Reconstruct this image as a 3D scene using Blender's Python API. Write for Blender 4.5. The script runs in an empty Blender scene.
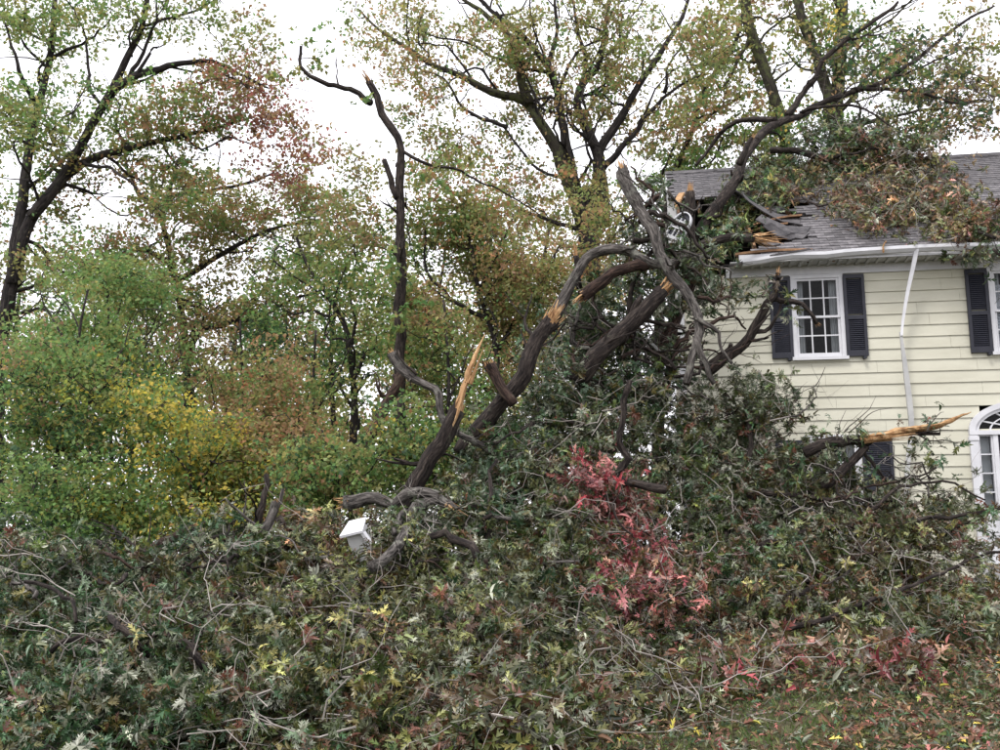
import bpy, math, random
import numpy as np
from mathutils import Vector, Matrix, noise

random.seed(7)
rng = np.random.default_rng(7)
SC = bpy.context.scene
COL = SC.collection

# ------------------------------------------------------------------ camera, sky, sun, exposure
PITCH = math.radians(10)
FOC = 1000.0
CAM = np.array([0.0, 0.0, 1.6])
cd = bpy.data.cameras.new('camera')
cam = bpy.data.objects.new('camera', cd)
COL.objects.link(cam)
cam.location = CAM
cam.rotation_euler = (math.pi / 2 + PITCH, 0, 0)
cd.sensor_width = 36
cd.lens = 36
cd.clip_end = 6000
SC.camera = cam

SUN_EL, SUN_AZ = math.radians(58), math.radians(215)      # high, soft, behind the viewer to the left
world = bpy.data.worlds.new('World')
SC.world = world
world.use_nodes = True
nt = world.node_tree
bg = nt.nodes['Background']
sky = nt.nodes.new('ShaderNodeTexSky')
sky.sky_type = 'NISHITA'
sky.sun_disc = False
sky.sun_elevation = SUN_EL
sky.sun_rotation = SUN_AZ
sky.dust_density = 6
hs = nt.nodes.new('ShaderNodeHueSaturation')
hs.inputs['Saturation'].default_value = 0.25
mixw = nt.nodes.new('ShaderNodeMix')
mixw.data_type = 'RGBA'
mixw.inputs[0].default_value = 0.8
nt.links.new(sky.outputs[0], hs.inputs['Color'])
nt.links.new(hs.outputs[0], mixw.inputs[6])
mixw.inputs[7].default_value = (13.6, 13.5, 14.4, 1)       # an even overcast cloud layer over the clear-sky model
nt.links.new(mixw.outputs[2], bg.inputs[0])
bg.inputs[1].default_value = 0.10

sd = bpy.data.lights.new('sun', 'SUN')
sd.energy = 1.4
sd.angle = math.radians(14)
sd.color = (1, 0.97, 0.93)
sun = bpy.data.objects.new('sun', sd)
COL.objects.link(sun)
sdir = Vector((math.sin(SUN_AZ) * math.cos(SUN_EL), math.cos(SUN_AZ) * math.cos(SUN_EL), math.sin(SUN_EL)))
sun.rotation_euler = sdir.to_track_quat('Z', 'Y').to_euler()
sun.location = sdir * 60

vs = SC.view_settings
vs.view_transform = 'Standard'
vs.look = 'None'
vs.exposure = 0.75
vs.gamma = 1
SC.cycles.max_bounces = 6
SC.cycles.transparent_max_bounces = 8

# ------------------------------------------------------------------ helpers
FW = np.array([0, math.cos(PITCH), math.sin(PITCH)])
UPV = np.array([0, -math.sin(PITCH), math.cos(PITCH)])
RT = np.array([1.0, 0, 0])


def ray(px, py):
    return FW + RT * (px - 500) / FOC + UPV * (375 - py) / FOC


def at(px, py, d):
    """a point of the place seen at this spot of the photograph, d metres ahead (world Y)"""
    r = ray(px, py)
    return CAM + r * (d / r[1])


def ats(px, py, d):
    px, py, d = np.asarray(px, float), np.asarray(py, float), np.asarray(d, float)
    r = FW[None] + np.outer((px - 500) / FOC, RT) + np.outer((375 - py) / FOC, UPV)
    return CAM[None] + r * (d / r[:, 1])[:, None]


def ground_z(x, y):
    x, y = np.asarray(x, float), np.asarray(y, float)
    t = np.clip((y - 6.5) / 9.5, 0, 1)
    s = np.clip((x + 7) / 9, 0, 1)
    s = s * s * (3 - 2 * s)
    return (t * t * (3 - 2 * t)) * (0.45 + 0.65 * s)


def tag(o, label=None, cat=None, group=None, kind=None):
    if label: o['label'] = label
    if cat: o['category'] = cat
    if group: o['group'] = group
    if kind: o['kind'] = kind
    return o


def link(name, me, mat=None, parent=None):
    o = bpy.data.objects.new(name, me)
    COL.objects.link(o)
    if mat is not None and me is not None and len(me.materials) == 0:
        me.materials.append(mat)
    if parent is not None:
        o.parent = parent
        if parent.parent is None and not parent.get('_local'):
            o.matrix_parent_inverse = Matrix.Translation(-Vector(parent.location))
    return o


def thing(name, loc, label, cat, group=None):
    o = bpy.data.objects.new(name, None)
    o.empty_display_size = 0.2
    COL.objects.link(o)
    o.location = [float(v) for v in loc]
    tag(o, label, cat, group)
    return o


class MB:
    def __init__(self):
        self.v, self.f, self.bk, self.has_bk = [], [], [], False

    def add(self, vs_, fs_, bk=None):
        b = len(self.v)
        self.bk.append(np.asarray([tuple(map(float, q)) for q in vs_], float) if bk is None else bk)
        self.has_bk |= bk is not None
        self.v.extend([tuple(map(float, q)) for q in vs_])
        self.f.extend([tuple(i + b for i in q) for q in fs_])
        return self

    def box(self, x0, x1, y0, y1, z0, z1, M=None):
        P = [(x0, y0, z0), (x1, y0, z0), (x1, y1, z0), (x0, y1, z0), (x0, y0, z1), (x1, y0, z1), (x1, y1, z1), (x0, y1, z1)]
        if M is not None:
            P = [tuple(M @ Vector(q)) for q in P]
        return self.add(P, [(0, 3, 2, 1), (4, 5, 6, 7), (0, 1, 5, 4), (1, 2, 6, 5), (2, 3, 7, 6), (3, 0, 4, 7)])

    def quad(self, a, b, c, d):
        return self.add([a, b, c, d], [(0, 1, 2, 3)])

    def tube(self, pts, rad, sides=8, cap=True, rough=0.0, flat=1.0):
        pts = np.asarray(pts, float)
        rad = np.asarray(rad, float)
        n = len(pts)
        T = np.gradient(pts, axis=0)
        T /= np.linalg.norm(T, axis=1)[:, None] + 1e-9
        ref = np.array([0.31, 0.22, 0.92]) if abs(T[:, 2]).mean() < .8 else np.array([0.9, .3, .1])
        A = np.cross(T, ref)
        A /= np.linalg.norm(A, axis=1)[:, None] + 1e-9
        B = np.cross(T, A)
        an = np.arange(sides) * 2 * math.pi / sides
        R = rad[:, None] * np.ones(sides)[None]
        if rough:
            R = R * (1 + rough * rng.normal(0, .5, (n, sides)) + rough * .6 * np.sin(an[None] * 3 + np.arange(n)[:, None] * .22 + pts[0, 0]))
            R = R * (1 + 1.1 * rough * np.maximum(0, np.sin(np.arange(n)[:, None] * .55 + pts[0, 2] * 9 + np.cos(an)[None] * 1.5)) ** 6)
        V = pts[:, None] + (A[:, None] * np.cos(an)[None, :, None] + flat * B[:, None] * np.sin(an)[None, :, None]) * R[..., None]
        F = []
        for i in range(n - 1):
            for j in range(sides):
                k = (j + 1) % sides
                F.append((i * sides + j, i * sides + k, (i + 1) * sides + k, (i + 1) * sides + j))
        if cap:
            F.append(tuple(range(sides))[::-1])
            F.append(tuple((n - 1) * sides + j for j in range(sides)))
        arc = np.concatenate([[0], np.cumsum(np.linalg.norm(np.diff(pts, axis=0), axis=1))]) + random.uniform(0, 50)
        bk = np.stack([np.cos(an)[None] * rad[:, None], np.sin(an)[None] * rad[:, None], arc[:, None] + 0 * an[None]], -1).reshape(-1, 3)
        return self.add(V.reshape(-1, 3), F, bk)

    def mesh(self, name='m', smooth=False):
        me = bpy.data.meshes.new(name)
        me.from_pydata(self.v, [], self.f)
        if self.has_bk:
            at_ = me.attributes.new('bk', 'FLOAT_VECTOR', 'POINT')
            at_.data.foreach_set('vector', np.concatenate(self.bk).reshape(-1).astype(np.float32))
        if smooth:
            me.shade_smooth()
        me.update()
        return me

    def build(self, name, mat, parent=None, smooth=False):
        return link(name, self.mesh(name, smooth), mat, parent)


def smooth_path(pts, step=0.2, wig=0.0):
    """Catmull-Rom through the points, resampled; returns points and parameter 0..1"""
    P = np.asarray(pts, float)
    P = np.vstack([2 * P[0] - P[1], P, 2 * P[-1] - P[-2]])
    out = []
    for i in range(1, len(P) - 2):
        L = np.linalg.norm(P[i + 1] - P[i])
        m = max(2, int(L / step))
        t = np.linspace(0, 1, m, endpoint=False)[:, None]
        a, b, c, d = P[i - 1], P[i], P[i + 1], P[i + 2]
        out.append(.5 * (2 * b + (c - a) * t + (2 * a - 5 * b + 4 * c - d) * t * t + (3 * b - a - 3 * c + d) * t ** 3))
    out = np.vstack(out + [P[-2][None]])
    if wig:
        w = np.cumsum(rng.normal(0, 1, out.shape), axis=0)
        w -= np.linspace(0, 1, len(w))[:, None] * w[-1]
        out += w * wig / max(1, math.sqrt(len(w)))
    return out, np.linspace(0, 1, len(out))


def limb_path(spec, d, wig=0.05, step=0.2):
    """spec: list of (px, py[, depth offset]); d: depth"""
    pts = [at(q[0], q[1], d + (q[2] if len(q) > 2 else 0)) for q in spec]
    return smooth_path(pts, step, wig)


# ------------------------------------------------------------------ materials
def new_mat(name):
    m = bpy.data.materials.new(name)
    m.use_nodes = True
    n = m.node_tree
    b = n.nodes['Principled BSDF']
    return m, n, b


def noise_mat(name, c1, c2, scale=6, rough=.8, bump=.3, bscale=None, stretch=(1, 1, 1), spec=.3, detail=6, c3=None, coord='Object'):
    m, n, b = new_mat(name)
    tc = n.nodes.new('ShaderNodeTexCoord')
    mp = n.nodes.new('ShaderNodeMapping')
    mp.inputs['Scale'].default_value = stretch
    n.links.new(tc.outputs[coord], mp.inputs[0])
    nz = n.nodes.new('ShaderNodeTexNoise')
    nz.inputs['Scale'].default_value = scale
    nz.inputs['Detail'].default_value = detail
    nz.inputs['Roughness'].default_value = .65
    n.links.new(mp.outputs[0], nz.inputs['Vector'])
    cr = n.nodes.new('ShaderNodeValToRGB')
    cr.color_ramp.elements[0].position = .32
    cr.color_ramp.elements[0].color = (*c1, 1)
    cr.color_ramp.elements[1].position = .68
    cr.color_ramp.elements[1].color = (*c2, 1)
    if c3:
        e = cr.color_ramp.elements.new(.52)
        e.color = (*c3, 1)
    n.links.new(nz.outputs['Fac'], cr.inputs[0])
    n.links.new(cr.outputs[0], b.inputs['Base Color'])
    b.inputs['Roughness'].default_value = rough
    b.inputs['Specular IOR Level'].default_value = spec
    if bump:
        nb = n.nodes.new('ShaderNodeTexNoise')
        nb.inputs['Scale'].default_value = bscale or scale * 2
        nb.inputs['Detail'].default_value = 6
        n.links.new(mp.outputs[0], nb.inputs['Vector'])
        bp = n.nodes.new('ShaderNodeBump')
        bp.inputs['Strength'].default_value = bump
        bp.inputs['Distance'].default_value = .03
        n.links.new(nb.outputs['Fac'], bp.inputs['Height'])
        n.links.new(bp.outputs[0], b.inputs['Normal'])
    return m


def leaf_mat(name, pale=0.35, trans=0.3, rough=.5, spec=.35, palecol=(.30, .33, .27)):
    m, n, b = new_mat(name)
    a = n.nodes.new('ShaderNodeAttribute')
    a.attribute_name = 'leafcol'
    g = n.nodes.new('ShaderNodeNewGeometry')
    mu = n.nodes.new('ShaderNodeMath')
    mu.operation = 'MULTIPLY'
    mu.inputs[1].default_value = pale
    n.links.new(g.outputs['Backfacing'], mu.inputs[0])
    mx = n.nodes.new('ShaderNodeMix')
    mx.data_type = 'RGBA'
    n.links.new(mu.outputs[0], mx.inputs[0])
    n.links.new(a.outputs['Color'], mx.inputs[6])
    mx.inputs[7].default_value = (*palecol, 1)
    n.links.new(mx.outputs[2], b.inputs['Base Color'])
    b.inputs['Roughness'].default_value = rough
    b.inputs['Specular IOR Level'].default_value = spec
    t = n.nodes.new('ShaderNodeBsdfTranslucent')
    n.links.new(a.outputs['Color'], t.inputs[0])
    ms = n.nodes.new('ShaderNodeMixShader')
    ms.inputs[0].default_value = trans
    n.links.new(b.outputs[0], ms.inputs[1])
    n.links.new(t.outputs[0], ms.inputs[2])
    n.links.new(ms.outputs[0], n.nodes['Material Output'].inputs[0])
    return m


def bark_mat(name, dark, mid, light, lichen, furrow=34, lich=.62):
    m, n, b = new_mat(name)
    a = n.nodes.new('ShaderNodeAttribute'); a.attribute_name = 'bk'
    mp = n.nodes.new('ShaderNodeMapping'); mp.inputs['Scale'].default_value = (1, 1, .16)
    n.links.new(a.outputs['Vector'], mp.inputs[0])
    nz = n.nodes.new('ShaderNodeTexNoise'); nz.inputs['Scale'].default_value = furrow; nz.inputs['Detail'].default_value = 5; nz.inputs['Roughness'].default_value = .7
    nz.inputs['Distortion'].default_value = .6
    n.links.new(mp.outputs[0], nz.inputs['Vector'])
    cr = n.nodes.new('ShaderNodeValToRGB')
    e = cr.color_ramp.elements
    e[0].position = .38; e[0].color = (*dark, 1); e[1].position = .70; e[1].color = (*light, 1)
    k = e.new(.52); k.color = (*mid, 1)
    n.links.new(nz.outputs['Fac'], cr.inputs[0])
    n2 = n.nodes.new('ShaderNodeTexNoise'); n2.inputs['Scale'].default_value = 4.5; n2.inputs['Detail'].default_value = 8; n2.inputs['Roughness'].default_value = .7
    n.links.new(a.outputs['Vector'], n2.inputs['Vector'])
    c2 = n.nodes.new('ShaderNodeValToRGB')
    c2.color_ramp.elements[0].position = lich - .07; c2.color_ramp.elements[0].color = (0, 0, 0, 1)
    c2.color_ramp.elements[1].position = lich + .06; c2.color_ramp.elements[1].color = (.75, .75, .75, 1)
    n.links.new(n2.outputs['Fac'], c2.inputs[0])
    mx = n.nodes.new('ShaderNodeMix'); mx.data_type = 'RGBA'
    n.links.new(c2.outputs[0], mx.inputs[0]); n.links.new(cr.outputs[0], mx.inputs[6]); mx.inputs[7].default_value = (*lichen, 1)
    n.links.new(mx.outputs[2], b.inputs['Base Color'])
    b.inputs['Roughness'].default_value = .9; b.inputs['Specular IOR Level'].default_value = .2
    bp = n.nodes.new('ShaderNodeBump'); bp.inputs['Strength'].default_value = 1.0; bp.inputs['Distance'].default_value = .035
    n.links.new(nz.outputs['Fac'], bp.inputs['Height']); n.links.new(bp.outputs[0], b.inputs['Normal'])
    return m


M = {}
M['bark'] = bark_mat('bark', (.008, .006, .006), (.030, .023, .020), (.095, .077, .065), (.11, .11, .075), 34, .66)
M['bark_far'] = bark_mat('bark_far', (.009, .008, .009), (.028, .023, .022), (.070, .060, .054), (.075, .08, .05), 22, .64)
M['bark_moss'] = bark_mat('bark_moss', (.016, .014, .012), (.042, .036, .028), (.085, .075, .055), (.10, .115, .045), 22, .55)
M['bark_grey'] = bark_mat('bark_grey', (.018, .016, .015), (.085, .075, .068), (.22, .20, .185), (.25, .25, .21), 36, .60)
M['bark_red'] = bark_mat('bark_red', (.012, .008, .007), (.048, .030, .024), (.115, .075, .058), (.12, .11, .075), 34, .64)
M['twig'] = noise_mat('twig', (.045, .037, .032), (.10, .085, .075), 8, .85, 0)
M['twig_pale'] = noise_mat('twig_pale', (.15, .13, .115), (.36, .33, .30), 5, .8, 0)
M['wood'] = noise_mat('fresh_wood', (.20, .10, .045), (.52, .36, .20), 14, .75, .7, 40, (1, 1, .25), c3=(.38, .22, .10))
M['wood_old'] = noise_mat('old_lumber', (.14, .075, .04), (.34, .20, .11), 7, .8, .3, 20)
M['leaf_far'] = leaf_mat('leaf_far', .15, .55, .55, .35)
M['leaf_near'] = leaf_mat('leaf_near', .30, .18, .36, .55, (.23, .25, .17))
M['leaf_litter'] = leaf_mat('leaf_litter', .25, .1, .6, .3)
M['grass'] = leaf_mat('grass_blade', .0, .3, .5, .3)

# ------------------------------------------------------------------ leaves
# far leaf: a kite folded along its rib; near leaf: pointed lobes either side of the rib
FAR_V = np.array([(0, 0, 0), (.33, .45, .09), (0, 1, -.06), (-.33, .45, .09)])
FAR_F = [(0, 1, 2), (0, 2, 3)]
NEAR_V = np.array([(0, 0, 0), (0, .36, .0), (0, .68, -.03), (0, 1.02, -.14),
                   (.23, .50, .08), (.24, .84, .03), (.08, .82, -.01),
                   (-.23, .50, .08), (-.24, .84, .03), (-.08, .82, -.01)])
NEAR_F = [(0, 4, 1), (1, 5, 2), (2, 6, 3), (0, 1, 7), (1, 2, 8), (2, 3, 9)]
BLADE_V = np.array([(-.05, 0, 0), (.05, 0, 0), (.035, .6, .06), (0, 1, .28)])
BLADE_F = [(0, 1, 2), (0, 2, 3)]


# the same leaf hanging in a curl, and a narrow half-folded one
CURL_V = NEAR_V.copy(); CURL_V[:, 2] += -.42 * CURL_V[:, 1] ** 2 + .25 * np.abs(CURL_V[:, 0]); CURL_V[:, 1] *= .9
FOLD_V = np.array([(0, 0, 0), (.13, .35, .16), (.10, .7, .10), (0, 1.05, -.2), (-.15, .33, .13), (-.11, .72, .05), (0, .5, -.03)])
FOLD_F = [(0, 1, 6), (1, 2, 6), (2, 3, 6), (0, 6, 4), (4, 6, 5), (5, 6, 3)]


def unit(a):
    return a / (np.linalg.norm(a, axis=1)[:, None] + 1e-9)


def mixed_leaf_mesh(name, pos, dr, nr, size, col):
    ch = rng.choice(3, len(pos), p=[.42, .40, .18])
    parts = []
    for i, (V, F) in enumerate(((NEAR_V, NEAR_F), (CURL_V, NEAR_F), (FOLD_V, FOLD_F))):
        s_ = ch == i
        parts.append((pos[s_], dr[s_], nr[s_], size[s_], col[s_], V, F))
    return leaf_mesh(name, *parts[0], more=parts[1:])


def leaf_mesh(name, pos, dr, nr, size, col, V=FAR_V, F=FAR_F, more=()):
    Ps, Fs, Cs, off = [], [], [], 0
    for q in ((pos, dr, nr, size, col, V, F),) + tuple(more):
        p_, f_, c_ = leaf_arrays(*q)
        Ps.append(p_); Fs.append(f_ + off); Cs.append(c_)
        off += len(p_)
    P, Fa, cc = np.concatenate(Ps), np.concatenate(Fs), np.concatenate(Cs)
    me = bpy.data.meshes.new(name)
    me.vertices.add(len(P))
    me.vertices.foreach_set('co', P.reshape(-1).astype(np.float32))
    me.loops.add(len(Fa) * 3)
    me.loops.foreach_set('vertex_index', Fa.reshape(-1).astype(np.int32))
    me.polygons.add(len(Fa))
    me.polygons.foreach_set('loop_start', (np.arange(len(Fa)) * 3).astype(np.int32))
    at_ = me.attributes.new('leafcol', 'FLOAT_COLOR', 'FACE')
    at_.data.foreach_set('color', cc.reshape(-1))
    me.update(calc_edges=True)
    return me


def leaf_arrays(pos, dr, nr, size, col, V, F):
    N, k, nf = len(pos), len(V), len(F)
    dr = unit(dr)
    sd_ = unit(np.cross(dr, nr))
    nn = np.cross(sd_, dr)
    P = pos[:, None] + size[:, None, None] * (V[None, :, 0, None] * sd_[:, None] + V[None, :, 1, None] * dr[:, None] + V[None, :, 2, None] * nn[:, None])
    Fa = (np.arange(N)[:, None, None] * k + np.array(F)[None]).reshape(-1, 3)
    cc = np.ones((N, nf, 4), np.float32)
    cc[:, :, :3] = col[:, None]
    return P.reshape(-1, 3), Fa, cc.reshape(-1, 4)


PAL = {
    'green': [(.070, .125, .034), (.055, .105, .034), (.095, .145, .045), (.115, .145, .045)],
    'deep': [(.024, .056, .022), (.019, .044, .017), (.036, .072, .030)],
    'olive': [(.125, .130, .040), (.105, .105, .036), (.15, .135, .045), (.10, .12, .045)],
    'gold': [(.26, .215, .035), (.22, .20, .035), (.29, .22, .045), (.15, .17, .035)],
    'rust': [(.19, .095, .045), (.15, .085, .045), (.17, .115, .05), (.13, .105, .045)],
    'brown': [(.16, .10, .055), (.13, .10, .05), (.19, .12, .06)],
    'red': [(.19, .065, .055), (.15, .06, .05), (.17, .09, .06), (.12, .075, .045)],
    'crimson': [(.24, .040, .048), (.18, .032, .040), (.30, .10, .10), (.14, .045, .040)],
    'oak': [(.052, .082, .018), (.072, .102, .024), (.105, .118, .030), (.030, .048, .012), (.120, .100, .028)],
    'oakpale': [(.21, .225, .155), (.32, .33, .25), (.15, .165, .095)],
    'oakbrown': [(.11, .062, .028), (.14, .07, .034), (.075, .05, .024), (.15, .058, .036)],
}
BOOST = {'oak': .95, 'oakpale': .95, 'oakbrown': .85, 'crimson': 1.15, 'deep': 1.6}
PAL = {k: np.array(v) * BOOST.get(k, 2.15) for k, v in PAL.items()}


def pick(mix, n):
    """mix: dict palette -> weight; n colours"""
    ks = list(mix)
    w = np.array([mix[k] for k in ks], float)
    ch = rng.choice(len(ks), n, p=w / w.sum())
    out = np.zeros((n, 3))
    for i, k in enumerate(ks):
        s = np.where(ch == i)[0]
        if len(s):
            out[s] = PAL[k][rng.integers(0, len(PAL[k]), len(s))]
    return out


# ------------------------------------------------------------------ skeletons and twigs
class Skel:
    def __init__(self):
        self.p, self.r = [], []

    def add(self, pts, rad):
        self.p.append(np.asarray(pts))
        self.r.append(np.asarray(rad))

    def arr(self):
        return np.vstack(self.p), np.concatenate(self.r)


def grow_twigs(sk, targets, mb, rmax=.05, droop=.12, sides=3, rt=.004, kr=1.0):
    """join every leaf clump to the nearest wood with a curved twig"""
    P, R = sk.arr()
    n0 = len(P)
    cap = n0 + len(targets) * 4
    PP = np.zeros((cap, 3)); PP[:n0] = P
    RR = np.zeros(cap); RR[:n0] = R
    n = n0
    d0 = np.array([np.min(np.sum((P - t) ** 2, axis=1)) for t in targets])
    ends = np.zeros_like(targets)
    for i in np.argsort(d0):
        t = targets[i]
        dd = np.sum((PP[:n] - t) ** 2, axis=1)
        j = int(np.argmin(dd + rng.uniform(0, .1, n)))
        a = PP[j]
        L = math.sqrt(max(dd[j], 1e-6))
        m = (a + t) / 2 + rng.normal(0, .13 * L, 3) + np.array([0, 0, droop * L])
        tt = np.array([0, .25, .5, .75, 1.0])[:, None]
        pts = (1 - tt) ** 2 * a + 2 * tt * (1 - tt) * m + tt ** 2 * t
        r0 = min(RR[j] * .8, rmax, (.006 + .011 * L) * kr)
        rad = np.linspace(max(r0, rt), rt, 5)
        mb.tube(pts, rad, sides, cap=False)
        PP[n:n + 4] = pts[1:]
        RR[n:n + 4] = rad[1:]
        n += 4
        ends[i] = t - m
    return unit(ends)


def far_leaves(cent, mixes, per, rc, size, flat=.55):
    C, Dr, Nr, S, K = [], [], [], [], []
    for c, mx in zip(cent, mixes):
        k = max(4, int(per * rng.uniform(.55, 1.45)))
        rr = rc * rng.uniform(.7, 1.3)
        # a few sub-sprays inside the clump
        ns = max(2, k // 9)
        sub = rng.normal(0, 1, (ns, 3)) * np.array([rr, rr, rr * flat]) * .60
        q = c + sub[rng.integers(0, ns, k)] + rng.normal(0, 1, (k, 3)) * np.array([rr, rr, rr * .6]) * .20
        C.append(q)
        Dr.append(rng.normal(0, 1, (k, 3)) + np.array([0, 0, -.35]))
        Nr.append(rng.normal(0, .75, (k, 3)) + np.array([0, -.1, .8]))
        S.append(size * rng.uniform(.65, 1.3, k))
        base = pick(mx, 1)
        col = np.where(rng.random((k, 1)) < .62, base, pick(mx, k)) * rng.uniform(.72, 1.3, (k, 1))
        K.append(col)
    return [np.concatenate(z) for z in (C, Dr, Nr, S, K)]


def sample_blob(cx, cy, rx, ry, d, dd, n, gap=0.0, gscale=.55):
    out = []
    tries = 0
    while len(out) < n and tries < n * 12:
        tries += 1
        a, r = random.random() * 2 * math.pi, math.sqrt(random.random())
        px, py = cx + rx * r * math.cos(a), cy + ry * r * math.sin(a)
        q = at(px, py, d + dd * random.uniform(-1, 1) * math.sqrt(max(0.05, 1 - r * r)))
        if gap and noise.noise(Vector(q) * gscale) < gap - .35:
            continue
        if q[2] < ground_z(q[0], q[1]) + .15:
            continue
        out.append(q)
    return np.array(out).reshape(-1, 3)


DENS, PERK = 1.28, 1.2


def tree(name, label, d, limbs, blobs, cat='tree', group=None, bark='bark_far', per=34, rc=.55, size=.125, dd=2.2, gap=.3, twig_r=.05, wig=.10, leaf='leaf_far', extra=None):
    """limbs: list of (pixel path, r0, r1) in metres, first one the trunk; blobs: (cx,cy,rx,ry,clumps,mix[,depth shift])"""
    sk = Skel()
    base = at(limbs[0][0][0][0], limbs[0][0][0][1], d + (limbs[0][0][0][2] if len(limbs[0][0][0]) > 2 else 0))
    base[2] = float(ground_z(base[0], base[1]))
    root = thing(name, base, label, cat, group)
    sec = MB()
    for i, L in enumerate(limbs):
        spec, r0, r1 = L[:3]
        pts = [at(q[0], q[1], d + (q[2] if len(q) > 2 else 0)) for q in spec]
        if i == 0:
            pts = [base + np.array([0, 0, -.15])] + [p for p in pts if p[2] > base[2] + .5]
        path, t = smooth_path(pts, .22, wig if i else wig * .5)
        rad = r0 + (r1 - r0) * t ** .8
        if i == 0:
            rad = rad * (1 + .5 * np.exp(-np.linalg.norm(path - path[0], axis=1) / .35))
        mb = MB()
        mb.tube(path, rad, 9 if r0 > .08 else 6, rough=.07)
        mb.build('trunk' if i == 0 else 'limb', M[bark if len(L) < 4 else L[3]], root, smooth=True)
        sk.add(path, rad)
        if len(path) < 6:
            continue
        zs = base[2] + (2.5 if i == 0 else 0)
        for k in range(3, len(path) - 1, 3):
            if path[k][2] < zs or random.random() < .25:
                continue
            tg = unit((path[k + 1] - path[k - 1])[None])[0]
            e = unit((rng.normal(0, 1, (1, 3)) * np.array([1, .8, .7]) + tg * .9 + np.array([0, 0, .25])))[0]
            Lb = random.uniform(.9, 2.9) * min(1.0, rad[k] / .07 + .35)
            pp, t2 = smooth_path([path[k], path[k] + e * Lb * .4 + rng.normal(0, .10, 3) * Lb, path[k] + e * Lb * .75 + rng.normal(0, .14, 3) * Lb, path[k] + e * Lb * 1.1 + rng.normal(0, .18, 3) * Lb], .2, .12)
            rb = max(min(rad[k] * .5, .055), .016) * (1 - .65 * t2)
            sec.tube(pp, rb, 4, cap=False)
            sk.add(pp, rb)
            for _ in range(2):
                j = random.randrange(1, len(pp))
                e2 = unit((e + rng.normal(0, .8, 3))[None])[0]
                p3, t3 = smooth_path([pp[j], pp[j] + e2 * Lb * .25 + rng.normal(0, .05, 3), pp[j] + e2 * Lb * .55 + rng.normal(0, .12, 3)], .2, .06)
                sec.tube(p3, rb[j] * .65 * (1 - .6 * t3), 3, cap=False)
                sk.add(p3, rb[j] * .65 * (1 - .6 * t3))
    sec.build('branches', M[bark], root)['kind'] = 'stuff'
    cents, mixes = [], []
    for b in blobs:
        cx, cy, rx, ry, n, mx = b[:6]
        q = sample_blob(cx, cy, rx, ry, d + (b[6] if len(b) > 6 else 0), dd, int(n * DENS), gap)
        cents.append(q)
        mixes += [mx] * len(q)
    cents = np.vstack(cents)
    tw = MB()
    grow_twigs(sk, cents, tw, twig_r, rt=.008, kr=2.0)
    if extra:
        extra(root, sk)
    tw.build('twigs', M['twig'] if bark != 'bark_far' else M[bark], root)['kind'] = 'stuff'
    me = leaf_mesh('crown', *far_leaves(cents, mixes, per * PERK, rc, size))
    o = link('crown', me, M[leaf], root)
    o['kind'] = 'stuff'
    return root, sk


# ------------------------------------------------------------------ the ground
def build_ground():
    xs = np.concatenate([[-3000, -800, -200, -60, -30], np.linspace(-16, 16, 97), [30, 60, 200, 800, 3000]])
    ys = np.concatenate([[-3000, -600, -100, -20, -5], np.linspace(0, 24, 97), [30, 45, 80, 200, 800, 3000]])
    X, Y = np.meshgrid(xs, ys)
    Z = ground_z(X, Y)
    bump = np.array([[noise.noise(Vector((x * .9, y * .9, 0))) for x in xs] for y in ys])
    inner = (np.abs(X) < 16) & (Y > 0) & (Y < 24)
    Z = Z + bump * .05 * inner
    far = np.clip((Y - 30) / 200, 0, 1)
    Z = Z - far * 6
    V = np.stack([X, Y, Z], -1).reshape(-1, 3)
    nx = len(xs)
    F = [(j * nx + i, j * nx + i + 1, (j + 1) * nx + i + 1, (j + 1) * nx + i) for j in range(len(ys) - 1) for i in range(nx - 1)]
    mb = MB()
    mb.add(V, F)
    g = mb.build('ground', noise_mat('lawn_soil', (.035, .045, .018), (.075, .085, .032), 3.2, .95, .6, 30, c3=(.06, .05, .028)), smooth=True)
    tag(g, kind='structure')


build_ground()

# ------------------------------------------------------------------ the house
HA = math.radians(9)
HC = np.array([3.25, 17.2, 0.0])
HX = np.array([math.cos(HA), -math.sin(HA), 0])
HY = np.array([math.sin(HA), math.cos(HA), 0])
GZ = 1.0          # ground level at the house
WL, WD = 9.0, 8.4     # length of the front, depth
EAVE_Y, EAVE_Z, RIDGE_Y, RIDGE_Z = -.42, 6.62, 4.2, 9.98


def hw(u, y, z):
    return HC + HX * u + HY * y + np.array([0, 0, z])


def px_to_plane(px, py, p0, n):
    r = ray(px, py)
    t = ((p0 - CAM) @ n) / (r @ n)
    return CAM + r * t


def to_local(p):
    q = p - HC
    return np.array([q @ HX, q @ HY, q[2]])


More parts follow.
